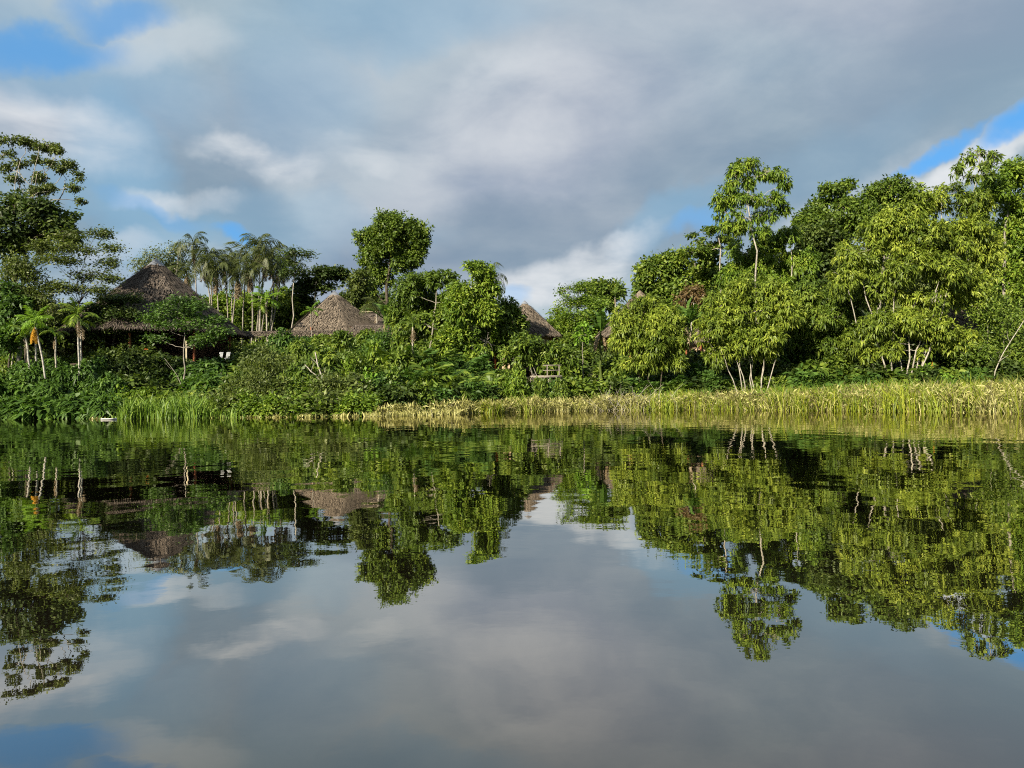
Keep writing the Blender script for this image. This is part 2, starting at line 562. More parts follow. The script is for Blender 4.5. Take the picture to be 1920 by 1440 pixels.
def shore(x):
    return np.interp(x, _shx, _shy) + .5 * np.sin(x * .9) * .4 + .25 * np.sin(x * 2.3 + 1)


def reedw(x): return np.interp(x, _shx, _rw)


def sstep(x, a, b):
    t = np.clip((x - a) / (b - a), 0, 1)
    return t * t * (3 - 2 * t)


def ground(x, y):
    d = y - shore(x) - reedw(x)
    z = -1.5 + 1.35 * sstep(y - shore(x), -6, -.2)
    z = z + .35 * sstep(d, .3, 2.0) + 3.3 * sstep(d, .5, 17) + .018 * np.clip(d - 12, 0, 200)
    return z + (.12 * np.sin(x * .8 + y * .5) + .08 * np.sin(x * 1.9 - y * 1.3)) * sstep(d, 0, 4)


gx = np.concatenate([np.linspace(-2500, -90, 14)[:-1], np.linspace(-90, 90, 181), np.linspace(90, 2500, 14)[1:]])
gy = np.concatenate([np.linspace(-300, 36, 8)[:-1], np.linspace(36, 130, 142), np.linspace(130, 3500, 14)[1:]])
GX, GY = np.meshgrid(gx, gy)
GV = np.stack([GX, GY, ground(GX.ravel(), GY.ravel()).reshape(GX.shape)], -1).reshape(-1, 3)
nx, ny = len(gx), len(gy)
ii = (np.arange(ny - 1)[:, None] * nx + np.arange(nx - 1)[None]).ravel()
ga = Acc(); ga.add(GV, np.concatenate([np.stack([ii, ii + 1, ii + nx + 1], 1), np.stack([ii, ii + nx + 1, ii + nx], 1)]))
g = ga.build('ground', rough_mat('earth', (.020, .016, .009), (.060, .052, .026), 1.3, .95, bump=.5), smooth=True)
g['kind'] = 'structure'; g['label'] = 'dark leaf littered earth bank rising from the lagoon'


def water_mat():
    m, nt, b, out = node_mat('lagoon_water')
    nt.nodes.remove(b)
    N, L = nt.nodes.new, nt.links.new
    tc = N('ShaderNodeTexCoord')

    def wave(scale, sx, sy, detail, rough=.5):
        mp = N('ShaderNodeMapping'); mp.inputs['Scale'].default_value = (sx, sy, 1)
        L(tc.outputs['Object'], mp.inputs[0])
        n = N('ShaderNodeTexNoise'); n.inputs['Scale'].default_value = scale; n.inputs['Detail'].default_value = detail
        n.inputs['Roughness'].default_value = rough
        L(mp.outputs[0], n.inputs['Vector'])
        return n.outputs['Fac']
    # long lazy swell, small ripples, and calmer and livelier areas
    w1, w2, w3 = wave(.55, 1, 1, 2), wave(2.6, 1, 1.2, 3), wave(.07, 1, 1, 2)

    def mm(op, a, c_):
        n = N('ShaderNodeMath'); n.operation = op; L(a, n.inputs[0])
        if isinstance(c_, float): n.inputs[1].default_value = c_
        else: L(c_, n.inputs[1])
        return n.outputs[0]
    patch = N('ShaderNodeMapRange'); L(w3, patch.inputs[0]); patch.inputs[1].default_value = .35; patch.inputs[2].default_value = .65
    patch.inputs[3].default_value = .5; patch.inputs[4].default_value = 1.0
    hgt = mm('ADD', mm('MULTIPLY', w1, 1.0), mm('MULTIPLY', mm('MULTIPLY', w2, .10), patch.outputs[0]))
    bp = N('ShaderNodeBump'); bp.inputs['Strength'].default_value = 1.0; bp.inputs['Distance'].default_value = .0105
    L(hgt, bp.inputs['Height'])
    lw = N('ShaderNodeLayerWeight'); lw.inputs['Blend'].default_value = .5
    fac = N('ShaderNodeMapRange'); L(lw.outputs['Facing'], fac.inputs[0]); fac.interpolation_type = 'SMOOTHSTEP'
    fac.inputs[1].default_value = .46; fac.inputs[2].default_value = .90; fac.inputs[3].default_value = .24; fac.inputs[4].default_value = .97
    gl = N('ShaderNodeBsdfGlossy'); gl.inputs['Roughness'].default_value = .0; gl.inputs['Color'].default_value = (.82, .79, .73, 1)
    df = N('ShaderNodeBsdfDiffuse'); df.inputs['Color'].default_value = (.015, .012, .008, 1)
    L(bp.outputs[0], gl.inputs['Normal'])
    mx = N('ShaderNodeMixShader'); L(fac.outputs[0], mx.inputs[0]); L(df.outputs[0], mx.inputs[1]); L(gl.outputs[0], mx.inputs[2])
    L(mx.outputs[0], out.inputs[0])
    return m


wa = Acc(); wa.add([(-2500, -300, 0), (2500, -300, 0), (2500, 86, 0), (-2500, 86, 0)], [(0, 1, 2), (0, 2, 3)])
w = wa.build('water', water_mat()); w['kind'] = 'structure'; w['label'] = 'calm dark brown lagoon water mirroring the bank and clouds'

# ------------------------------------------------------------------ thatched huts
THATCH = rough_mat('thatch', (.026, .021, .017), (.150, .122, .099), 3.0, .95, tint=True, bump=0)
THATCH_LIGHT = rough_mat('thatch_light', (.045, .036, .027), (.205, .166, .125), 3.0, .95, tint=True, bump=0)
CORE = rough_mat('thatch_core', (.030, .022, .016), (.060, .045, .034), 3.0, .95)
CAP = rough_mat('cap_sheet', (.07, .075, .085), (.20, .21, .235), 2.0, .5)
REDWOOD = rough_mat('red_timber', (.16, .050, .022), (.34, .115, .045), 3, .6, stretch=(4, 4, .6))
TIMBER = rough_mat('grey_timber', (.10, .085, .068), (.26, .23, .19), 4, .8, stretch=(1, 6, 6))
BAMBOO = rough_mat('bamboo', (.30, .24, .15), (.52, .45, .31), 3, .6)
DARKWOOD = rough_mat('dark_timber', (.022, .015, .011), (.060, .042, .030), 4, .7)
WHITE = rough_mat('white_paint', (.62, .63, .63), (.82, .82, .80), 3, .5)


def ring_pt(sides, rot, R, u):
    """point on a regular polygon of circumradius R at perimeter fraction u, with its outward normal"""
    u = (u % 1.0) * sides; k = np.floor(u).astype(int); f = (u - k)[:, None]
    a = 2 * math.pi * k / sides + rot; b = a + 2 * math.pi / sides
    A = np.stack([np.cos(a), np.sin(a)], 1); B = np.stack([np.cos(b), np.sin(b)], 1)
    P = (A * (1 - f) + B * f) * np.asarray(R).reshape(-1, 1)
    return P, unit(A + B)


def thatch_rows(roof, rng, base_fn, nrows, slope_len, mat, shag=1.0, step=.075):
    """each course of thatch is one child of the roof: tufts hanging over the course below it.
    base_fn(t, u) -> point, down-slope direction, outward normal"""
    row_tone = rng.normal(0, .10, nrows)
    for i in range(nrows):
        t = (i + .0) / nrows
        n, P, D, O = base_fn(t, step)
        if n < 3: continue
        a = Acc()
        for layer in range(2):
            jit = rng.uniform(-.03, .03, (n, 1)) * D
            ln = slope_len / nrows * rng.uniform(1.05, 1.7, n) * shag
            wd = step * rng.uniform(.8, 1.7, n)
            side = unit(np.cross(D, O))
            off = rng.uniform(.07, .17, n)[:, None]
            tp = P + jit + O * .02 + side * rng.uniform(-.06, .06, (n, 1))
            sk = rng.normal(0, .18, (n, 1))
            bt = tp + (D + side * sk) * ln[:, None] + O * off
            v = np.stack([tp - side * wd[:, None] * .5, tp + side * wd[:, None] * .5, bt + side * wd[:, None] * .24, bt - side * wd[:, None] * .24,
                          bt + D * (ln * .25)[:, None]], 1)
            o = np.arange(n)[:, None] * 5
            f = np.concatenate([o + [[0, 1, 2]], o + [[0, 2, 3]], o + [[3, 2, 4]]])
            tint = np.clip(rng.normal(.5 + row_tone[i], .24, n), 0, 1)
            a.add(v.reshape(-1, 3), f, np.repeat(tint, 5))
        a.build('thatch_course', mat, roof)


def cone_hut(name, label, px, py_peak, Y, py_eave, rpx, sides=8, rot=0.0, nrows=18, mat=THATCH, cap=True, post_mat=REDWOOD, floor_up=.6,
             wall=None, group=None, fringe=True, flare=1.0, eave_light=True):
    rng = new_rng()
    pk = T(px, py_peak, Y); s = Y / F
    base = np.array([pk[0], Y, ground_at(pk[0], Y)])
    zp = pk[2] - base[2]; ze = T(px, py_eave, Y)[2] - base[2]; R = rpx * s / math.cos(math.pi / sides) ** .5
    root = thing(name, label, 'hut', base, group)
    ra = Acc()

    def prof(t): return R * (t ** flare), zp + (ze - zp) * t           # t = 0 at the peak
    ts = np.linspace(0.0, 1, 9)
    ang = np.arange(sides) * 2 * math.pi / sides + rot
    V = np.array([[prof(t)[0] * math.cos(a) * .985, prof(t)[0] * math.sin(a) * .985, prof(t)[1] - .05] for t in ts for a in ang])
    f = []
    for i in range(8):
        for j in range(sides):
            k = (j + 1) % sides
            f += [(i * sides + j, (i + 1) * sides + j, (i + 1) * sides + k), (i * sides + j, (i + 1) * sides + k, i * sides + k)]
    ra.add(V, f)
    roof = ra.build('roof', CORE, root)
    slope = math.hypot(R, zp - ze)

    def fn(t, step):
        t = 1 - t * .97 if t < .999 else .03
        Rr, z = prof(t)
        per = 2 * sides * Rr * math.sin(math.pi / sides)
        n = max(8, int(per / step))
        u = (np.arange(n) + rng.uniform(-.3, .3, n)) / n
        P2, N2 = ring_pt(sides, rot, np.full(n, Rr), u)
        P = np.concatenate([P2, np.full((n, 1), z)], 1)
        dn = unit(np.concatenate([N2 * (R * math.cos(math.pi / sides)), np.full((n, 1), -(zp - ze))], 1))
        O = unit(np.concatenate([N2 * (zp - ze), np.full((n, 1), R * math.cos(math.pi / sides))], 1))
        return n, P + O * .05 + rng.normal(0, .03, (n, 1)) * O, dn, O
    # rows start a little up-slope of the eave so their ends make the fringe
    thatch_rows(roof, rng, fn, nrows, slope, mat)
    # tufts laid over each hip
    for a in ang:
        h = Acc(); n = int(slope / .10)
        t = np.linspace(.03, .99, n)
        P = np.array([[prof(q)[0] * math.cos(a), prof(q)[0] * math.sin(a), prof(q)[1]] for q in t]) + np.array([0, 0, .10])
        dn = unit(np.array([math.cos(a) * R, math.sin(a) * R, -(zp - ze)])); tan = np.array([-math.sin(a), math.cos(a), 0])
        for sg in (-1, 1):
            e = P + (dn * .22 + tan * sg * .30 + np.array([0, 0, -.10])) * rng.uniform(.7, 1.4, (n, 1))
            w_ = rng.uniform(.05, .12, (n, 1)) * dn
            v = np.stack([P - w_, P + w_, e], 1).reshape(-1, 3); o = np.arange(n)[:, None] * 3
            h.add(v, o + [[0, 1, 2]], np.repeat(np.clip(rng.normal(.62, .2, n), 0, 1), 3))
        h.build('hip_course', mat, roof)
    if cap:
        c_ = Acc(); m = 10
        for k in range(2):
            R1, z1 = prof(.09 + .02 * k)
        aa = np.arange(sides) * 2 * math.pi / sides + rot
        v = [(0, 0, zp + .22)] + [(R1 * 1.04 * math.cos(a), R1 * 1.04 * math.sin(a), z1 + .16 + rng.uniform(-.1, .1)) for a in aa]
        c_.add(v, [(0, 1 + j, 1 + (j + 1) % sides) for j in range(sides)])
        c_.build('ridge_cap', CAP, roof)
    # eave fringe of pale leaf ends
    if fringe:
        fr = Acc(); n = int(2 * math.pi * R / .06)
        P2, N2 = ring_pt(sides, rot, np.full(n, R * 1.0), np.arange(n) / n)
        z = np.full((n, 1), ze)
        P = np.concatenate([P2, z + .05], 1); O3 = np.concatenate([N2, np.zeros((n, 1))], 1); tan = np.cross(O3, (0, 0, 1))
        e = P + O3 * rng.uniform(.0, .28, (n, 1)) + np.array([0, 0, -1]) * rng.uniform(.25, .75, (n, 1))
        wv = rng.uniform(.03, .07, (n, 1)) * tan
        v = np.stack([P - wv, P + wv, e], 1).reshape(-1, 3); o = np.arange(n)[:, None] * 3
        fr.add(v, o + [[0, 1, 2]], np.repeat(np.clip(rng.normal(.6, .25, n), 0, 1), 3))
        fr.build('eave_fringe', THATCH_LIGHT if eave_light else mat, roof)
    # floor, posts, tie beam
    fl = Acc(); Rf = R * .92; n = sides
    top = [(Rf * math.cos(a), Rf * math.sin(a), floor_up) for a in ang]; bot = [(x, y, floor_up - .28) for x, y, _ in top]
    fl.add(top + bot, [(0, j, j + 1) for j in range(1, n - 1)] + [t for j in range(n) for t in ((j, n + j, n + (j + 1) % n), (j, n + (j + 1) % n, (j + 1) % n))])
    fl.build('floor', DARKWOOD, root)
    Rp = R * .84
    npost = max(8, sides)
    for k in range(npost):
        a = rot + 2 * math.pi * k / npost + .12
        pa = Acc(); top_z = prof(.84)[1] - .1
        tube(pa, [(Rp * math.cos(a), Rp * math.sin(a), z) for z in (-.6, floor_up, (floor_up + top_z) / 2, top_z)], [.13, .13, .12, .11], 8, cap=True)
        pa.build('post', post_mat, root)
    if wall is not None:
        wl = Acc(); Rw = R * .74; hgt = ze + .5
        q = [(Rw * math.cos(a), Rw * math.sin(a)) for a in ang]
        wl.add([(x, y, floor_up + .01) for x, y in q] + [(x, y, hgt) for x, y in q],
               [t for j in range(n) for t in ((j, (j + 1) % n, n + (j + 1) % n), (j, n + (j + 1) % n, n + j))])
        wl.build('wall', wall, root)
    return root, base, R, zp, ze, floor_up


def gable_hut(name, label, pxa, pya, pxb, pyb, Y, py_eave, half, group=None, mat=THATCH, nrows=9, rz=0.0, posts=True, post_mat=REDWOOD, cap=True):
    """ridge from (pxa,pya) to (pxb,pyb), eaves either side"""
    rng = new_rng()
    A, B = T(pxa, pya, Y), T(pxb, pyb, Y); c0 = (A + B) / 2
    base = np.array([c0[0], Y, ground_at(c0[0], Y)])
    root = thing(name, label, 'hut', base, group, rz)
    L = np.linalg.norm(B - A) / 2; zr = c0[2] - base[2]; ze = T((pxa + pxb) / 2, py_eave, Y)[2] - base[2]
    ra = Acc(); e = .02
    v = [(-L, 0, zr - e), (L, 0, zr - e), (-L - 1.3, -half, ze - e), (L + 1.3, -half, ze - e), (-L - 1.3, half, ze - e), (L + 1.3, half, ze - e)]
    ra.add(v, [(0, 2, 3), (0, 3, 1), (0, 1, 5), (0, 5, 4), (0, 4, 2), (1, 3, 5)])
    roof = ra.build('roof', CORE, root)
    slope = math.hypot(half, zr - ze)
    for sg in (-1, 1):
        def fn(t, step):
            t = 1 - t * .95
            n = int((2 * L + 2.6 * t) / step)
            x = np.linspace(-L - 1.3 * t, L + 1.3 * t, n) + rng.uniform(-.05, .05, n)
            P = np.stack([x, np.full(n, sg * half * t), np.full(n, zr + (ze - zr) * t)], 1)
            D = np.broadcast_to(unit(np.array([0, sg * half, ze - zr])), (n, 3)); O = np.broadcast_to(unit(np.array([0, sg * (zr - ze), half])), (n, 3))
            return n, P + O * .05, D, O
        thatch_rows(roof, rng, fn, nrows, slope, mat)
    if cap:
        c_ = Acc(); bar(c_, (-L - .1, 0, zr + .10), (L + .1, 0, zr + .08), .045)
        c_.build('ridge_cap', BAMBOO, roof)
    if posts:
        for x in (-L + .2, L - .2):
            for y in (-half * .8, half * .8):
                pa = Acc(); bar(pa, (x, y, -.5), (x, y, ze + (zr - ze) * .2 - .1), .10)
                pa.build('post', post_mat, root)
    return root


RED_WALL = rough_mat('red_wall', (.22, .075, .030), (.36, .14, .055), 2, .7)
TAN_WALL = rough_mat('tan_wall', (.28, .20, .12), (.42, .32, .21), 2, .8)

hut1 = cone_hut('thatched_hut', 'largest brown thatched dining hut with grey cap, open deck and red posts, above bright reeds', 292, 488, 80, 624, 152, 8, rad(-90),
                25, floor_up=1.35)
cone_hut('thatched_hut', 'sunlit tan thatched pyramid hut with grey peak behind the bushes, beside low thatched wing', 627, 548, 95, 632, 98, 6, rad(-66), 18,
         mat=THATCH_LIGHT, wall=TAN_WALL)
gable_hut('thatched_wing', 'low thatched roof wing with pale ridge pole joined to the tan pyramid hut', 655, 582, 716, 590, 98, 622, 3.0, rz=rad(-4), mat=THATCH)
gable_hut('thatched_porch', 'small brown thatched porch roof peeking over bushes in front of the low wing', 668, 602, 722, 610, 90, 640, 2.6, rz=rad(6), mat=THATCH, cap=False)
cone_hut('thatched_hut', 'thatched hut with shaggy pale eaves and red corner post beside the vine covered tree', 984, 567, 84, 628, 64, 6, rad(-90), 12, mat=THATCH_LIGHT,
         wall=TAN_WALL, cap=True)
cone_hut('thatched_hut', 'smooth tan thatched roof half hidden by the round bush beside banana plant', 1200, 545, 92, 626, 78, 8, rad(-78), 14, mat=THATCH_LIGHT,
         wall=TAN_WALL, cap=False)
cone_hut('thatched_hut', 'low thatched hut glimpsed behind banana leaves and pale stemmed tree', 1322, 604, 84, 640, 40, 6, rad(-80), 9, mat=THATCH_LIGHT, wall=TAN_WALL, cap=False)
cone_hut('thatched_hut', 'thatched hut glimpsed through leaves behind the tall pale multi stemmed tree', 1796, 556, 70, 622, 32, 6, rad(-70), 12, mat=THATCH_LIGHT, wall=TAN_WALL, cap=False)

# covered walkway between the big hut and the pyramid hut
def walkway():
    Y = 86
    A, B = T(436, 633, Y), T(712, 631, Y); c0 = (A + B) / 2
    base = np.array([c0[0], Y, ground_at(c0[0], Y)])
    root = thing('covered_walkway', 'long low walkway with pale bamboo eave beam between the two largest huts', 'walkway', base)
    L = (B[0] - A[0]) / 2; z = c0[2] - base[2]
    a = Acc(); bar(a, (-L, -1.1, z), (L, -1.1, z + .05), .10); a.build('eave_beam', BAMBOO, root)
    rng = new_rng()
    ra = Acc(); ra.add([(-L, -1.15, z + .1), (L, -1.15, z + .1), (L, 0, z + .75), (-L, 0, z + .75), (L, 1.15, z + .1), (-L, 1.15, z + .1)],
                       [(0, 1, 2), (0, 2, 3), (3, 2, 4), (3, 4, 5)])
    roof = ra.build('roof', CORE, root)

    def fn(t, step):
        n = int(2 * L / step); x = np.linspace(-L, L, n); tt = 1 - t
        P = np.stack([x, np.full(n, -1.0 * tt), np.full(n, z + .78 - .6 * tt)], 1)
        D = np.broadcast_to(unit(np.array([0, -1.1, -.65])), (n, 3)); O = np.broadcast_to(unit(np.array([0, -.65, 1.1])), (n, 3))
        return n, P + O * .05, D, O
    thatch_rows(roof, rng, fn, 4, 1.3, THATCH_LIGHT)
    for k in range(9):
        x = -L + .3 + k * (2 * L - .6) / 8
        p = Acc(); bar(p, (x, -1.0, -.4), (x, -1.0, z), .08); p.build('post', BARK['pale'], root)
    d = Acc(); box(d, -L, L, -1.1, 1.1, .55, .75); d.build('floor', DARKWOOD, root)


walkway()


def hut1_fittings():
    root, base, R, zp, ze, fu = hut1
    rng = new_rng()
    zf = base[2] + fu
    # deck terrace reaching out to the front right, part of the hut
    d = Acc(); box(d, 3.6, 7.9, -7.6, -3.2, fu - .30, fu - .003); d.build('terrace', DARKWOOD, root)
    a = Acc(); bar(a, (6.4, -7.7, fu - .42), (8.6, -7.65, fu - .30), .07); a.build('edge_beam', WHITE, root)
    for x in (3.7, 6.3, 7.8):
        p = Acc(); bar(p, (x, -7.5, -.6), (x, -7.5, fu + (1.9 if x == 6.3 else -.3)), .075)
        p.build('terrace_post', BARK['grey'] if x != 6.3 else BAMBOO, root)
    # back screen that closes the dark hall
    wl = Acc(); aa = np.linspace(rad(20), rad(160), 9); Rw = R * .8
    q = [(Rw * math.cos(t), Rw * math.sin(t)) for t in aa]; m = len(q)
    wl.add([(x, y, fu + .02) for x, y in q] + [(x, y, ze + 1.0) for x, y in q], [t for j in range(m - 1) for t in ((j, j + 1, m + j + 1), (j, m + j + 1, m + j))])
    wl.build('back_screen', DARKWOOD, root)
    CHAIR = rough_mat('grey_white', (.26, .27, .28), (.42, .43, .44), 5, .7)  # white darkened to grey so the sunlit chairs do not overexpose
    # two white chairs
    for i, px in enumerate((411.0, 424.5)):
        P = T(px, 660, 74.6)
        loc = (P[0], 74.6, zf)
        ch = thing('lounge_chair', 'white slatted lounge chair turned to the water on the big hut terrace', 'chair', loc, 'white chairs on the hut terrace', rad(-12))
        ch.scale = (.78, .78, .78)
        s_ = Acc(); box(s_, -.25, .25, -.55, .25, .36, .41); s_.build('seat', CHAIR, ch)
        for k in range(5):
            b = Acc(); x = -.22 + k * .11; c_, sn = math.cos(rad(-18)), math.sin(rad(-18))
            rot = [[1, 0, 0], [0, c_, -sn], [0, sn, c_]]
            box(b, x - .032, x + .032, -.02, .02, 0, .85, rot, (0, .24, .40)); b.build('back_slat', CHAIR, ch)
        for x in (-.22, .22):
            for y in (-.5, .2):
                l = Acc(); bar(l, (x, y, 0), (x, y, .38), .025); l.build('leg', CHAIR, ch)
    # orange ring on the rail
    P = T(274, 658, 72.4)
    t = Acc(); a1 = np.linspace(0, 2 * math.pi, 17)
    tube(t, np.stack([.16 * np.cos(a1), 0 * a1, .16 * np.sin(a1)], 1), .075, 7)
    o = t.build('ring_buoy', rough_mat('orange_plastic', (.55, .13, .02), (.70, .19, .03), 2, .5))
    o.location = tuple(P); tag(o, 'small orange ring hanging among the dark bushes below the big hut', 'ring buoy')


hut1_fittings()


def viewing_platform():
    Y = 67.5
    A, B = T(994, 705, Y), T(1052, 704, Y); c0 = (A + B) / 2
    base = np.array([c0[0], Y, ground_at(c0[0], Y)]); z = c0[2] - base[2]
    root = thing('jetty', 'small grey plank jetty with rail tucked among bushes above the reeds', 'jetty', base)
    L = (B[0] - A[0]) / 2
    for k in range(8):
        a = Acc(); y = -1.2 + k * .3; box(a, -L, L, y, y + .27, z - .10, z); a.build('plank', TIMBER, root)
    b = Acc(); box(b, -L, L, -1.26, -1.2, z - .22, z - .02); b.build('edge_board', TIMBER, root)
    for x in (-L + .1, .2, L - .1):
        for y in (-1.1, 1.0):
            p = Acc(); bar(p, (x, y, -2.0), (x, y, z + (.95 if y > 0 and x > 0 else -.1)), .045); p.build('post', TIMBER, root)
    r_ = Acc(); bar(r_, (-.2, 1.0, z + .95), (L + .1, 1.0, z + .95), .045); r_.build('rail', TIMBER, root)
    r_ = Acc(); bar(r_, (-.2, 1.0, z + .5), (L + .1, 1.0, z + .5), .035); r_.build('rail', TIMBER, root)


viewing_platform()

# ------------------------------------------------------------------ palms and bananas
def frond_mesh(name, mat, curve=1.3, n=20, ll=.30, hang=.45, seed=0, lift=.35, wid=.05, ragged=.2):
    """feather leaf of unit length along +X, arching down; leaflets either side"""
    rng = np.random.default_rng(seed + 99)
    t = np.linspace(0, 1, n + 1); th = lift - curve * t ** 1.3
    ds = 1 / n
    x = np.concatenate([[0], np.cumsum(np.cos(th[:-1]) * ds)]); z = np.concatenate([[0], np.cumsum(np.sin(th[:-1]) * ds)])
    P = np.stack([x, np.zeros(n + 1), z], 1); tan = np.stack([np.cos(th), 0 * th, np.sin(th)], 1)
    a = Acc(); tube(a, P[::3], np.linspace(.014, .004, len(P[::3])), 3)
    i = np.arange(3, n + 1)
    for sg in (-1, 1):
        k = len(i)
        prof = np.sin(np.clip((t[i] - .08) / .95, 0, 1) * math.pi * .92 + .12) ** .7
        L = ll * prof * rng.uniform(1 - ragged, 1 + ragged, k)
        d = np.array([0, sg, 0]) * .8 + tan[i] * .55 + np.array([0, 0, -hang]) + rng.normal(0, .12, (k, 3))
        leaves(a, P[i], d, np.tile([.2, 0, 1.0], (k, 1)), L, np.full(k, wid) * rng.uniform(.7, 1.2, k), np.full(k, .25) * rng.uniform(.4, 1.6, k),
               np.clip(.5 + rng.uniform(-.3, .3, k), 0, 1))
    return a.mesh(name, mat)


FR = {}


def frond_set(kind):
    if kind in FR: return FR[kind]
    spec = {
        'feather': dict(mat=LEAF['palm'], curve=2.1, ll=.36, hang=1.1, lift=.6, n=24, wid=.030, ragged=.5),
        'green':   dict(mat=LEAF['bright'], curve=1.5, ll=.30, hang=.4, lift=.35),
        'lime':    dict(mat=LEAF['lime'], curve=1.3, ll=.30, hang=.35, lift=.35),
        'under':   dict(mat=LEAF['cool'], curve=1.5, ll=.26, hang=.35, lift=.45, n=22),
        'undermid': dict(mat=LEAF['mid'], curve=1.6, ll=.28, hang=.45, lift=.45, n=22),
        'dead':    dict(mat=LEAF['dead'], curve=.5, ll=.22, hang=.6, lift=-.2, wid=.045, ragged=.5),
        'gold':    dict(mat=LEAF['gold'], curve=.7, ll=.30, hang=.6, lift=-.1, wid=.07),
    }[kind]
    FR[kind] = [frond_mesh('frond', seed=k * 13 + len(kind), **spec) for k in range(3)]
    return FR[kind]


def put_fronds(root, rng, at, n, L, kind, e0, e1, name='frond', az0=None):
    ms = frond_set(kind); az = rng.uniform(0, 6.28) if az0 is None else az0
    for k in range(n):
        el = e0 + (e1 - e0) * ((k + .5) / n) + rng.uniform(-.15, .15)
        a = az + k * 2.399 + rng.uniform(-.25, .25)
        obj(name, ms[k % 3], root, at, (0, -el, a), L * rng.uniform(.8, 1.15))


def palm(label, bx, tx, ty, Y, n=10, L=2.6, kind='feather', r=.10, dead=3, group=None, e=(1.25, -.35), bark='pale', name='palm_tree', bend=.03, gold=0):
    rng = new_rng()
    p0 = T(bx, 740, Y); base = np.array([p0[0], Y, ground_at(p0[0], Y)])
    root = thing(name, label, 'palm', base, group)
    top = T(tx, ty, Y) - base
    a = Acc(); path = limb(rng, (0, 0, -.3), top, bend, 9, 0, .004); tube(a, path, np.linspace(r * 1.15, r * .8, 9), 7)
    a.build('trunk', BARK[bark], root, smooth=True)
    if kind != 'feather':   # smooth green crownshaft
        c_ = Acc(); tube(c_, [top - np.array([0, 0, .05]), top + np.array([0, 0, .5])], [r * .95, r * .6], 6); c_.build('crownshaft', LEAF['mid'], root)
    put_fronds(root, rng, top + np.array([0, 0, .25]), n, L, kind, *e)
    if dead: put_fronds(root, rng, top, dead, L * .8, 'dead', -.9, -1.35, 'dead_frond')
    if gold: put_fronds(root, rng, top, gold, L * .75, 'gold', -.9, -1.2, 'yellow_frond', az0=rad(200))
    return root


GP = 'tall feather palms behind the big hut'
LP = 'tall slender palm with drooping feathery fronds in the grove behind the largest hut'
for i, (bx, tx, ty, Y, L) in enumerate([(372, 362, 468, 101, 3.0), (385, 384, 500, 100, 2.6), (398, 394, 492, 104, 2.8), (412, 405, 512, 99, 2.5), (424, 420, 498, 103, 2.7),
                                        (433, 438, 486, 108, 2.4), (440, 446, 515, 100, 2.6), (452, 462, 482, 104, 2.9), (462, 470, 505, 99, 2.7), (470, 486, 470, 105, 3.1),
                                        (480, 496, 492, 101, 2.8), (486, 508, 486, 107, 2.9), (492, 520, 508, 103, 2.6), (356, 350, 512, 104, 2.4), (500, 530, 500, 109, 2.4)]):
    palm(LP, bx + (i * 37 % 11 - 5), tx, ty + (i * 53 % 17 - 6), Y, n=11 + i * 7 % 6, L=L * (1.0 + .09 * (i * 5 % 4)), dead=3 + i * 3 % 5, group=GP, r=.085 + .012 * (i % 3), e=(1.25, -.9), bark=['grey', 'pale'][i % 2], bend=.05)
palm('slender clumped palm with a hanging golden dead frond on the dark bank', 92, 66, 612, 62.5, n=9, L=1.7, kind='lime', gold=4, r=.08, dead=0, bark='white', e=(1.2, -.5), bend=.05)
palm('thin pale palm trunk leaning beside the palm with the golden frond', 62, 48, 632, 63.2, n=7, L=1.4, kind='green', r=.085, dead=1, bark='white', e=(1.1, -.4))
palm('thin upright palm behind the palm with the golden frond', 72, 68, 606, 64, n=8, L=1.5, kind='lime', r=.09, dead=2, bark='white', e=(1.2, -.4))
palm('solitary thin white stemmed palm with pale skirt standing on the bank beside the largest hut', 148, 146, 596, 63, n=9, L=1.8, kind='green', r=.08, dead=5, bark='white', e=(1.3, -.3), bend=.01)
palm('slim palm with mottled stem just behind the solitary white stemmed palm', 158, 152, 610, 65, n=7, L=1.4, kind='undermid', r=.08, dead=2, bark='white', e=(1.1, -.4))
palm('short thin stemmed palm half hidden among dark trees beside the largest hut', 108, 104, 630, 66, n=7, L=1.3, kind='undermid', r=.08, dead=1, bark='pale', e=(1.0, -.4))
palm('bright green feathery palm in front of the palm grove', 502, 498, 568, 88, n=9, L=2.1, kind='lime', r=.10, dead=1, bark='pale', e=(1.2, -.4))
palm('small green palm beside the bright palm in front of the grove', 492, 488, 578, 87, n=8, L=1.7, kind='green', r=.08, dead=1, bark='pale', e=(1.1, -.4))
palm('thin crooked young palm with few leaves in front of the tan pyramid hut', 588, 583, 588, 80, n=6, L=1.5, kind='lime', r=.055, dead=0, bark='grey', e=(1.0, -.3), bend=.06)
palm('palm with pale thin trunk rising from the bushes below the vine trees', 782, 774, 612, 71, n=9, L=1.9, kind='undermid', r=.085, dead=4, bark='pale', e=(1.2, -.5))
palm('palm whose ragged fronds droop from behind the tall vine draped tree', 920, 918, 522, 84, n=9, L=3.0, kind='feather', r=.14, dead=2, bark='grey', e=(.9, -.7))
palm('pale feathery palm behind the tree beside the tan pyramid hut', 704, 706, 588, 93, n=9, L=2.4, kind='feather', r=.12, dead=1, bark='grey', e=(1.2, .1))
palm('small straight stemmed palm behind the papaya tree beside banana plant', 1153, 1153, 556, 98, n=7, L=1.5, kind='undermid', r=.08, dead=1, bark='pale')


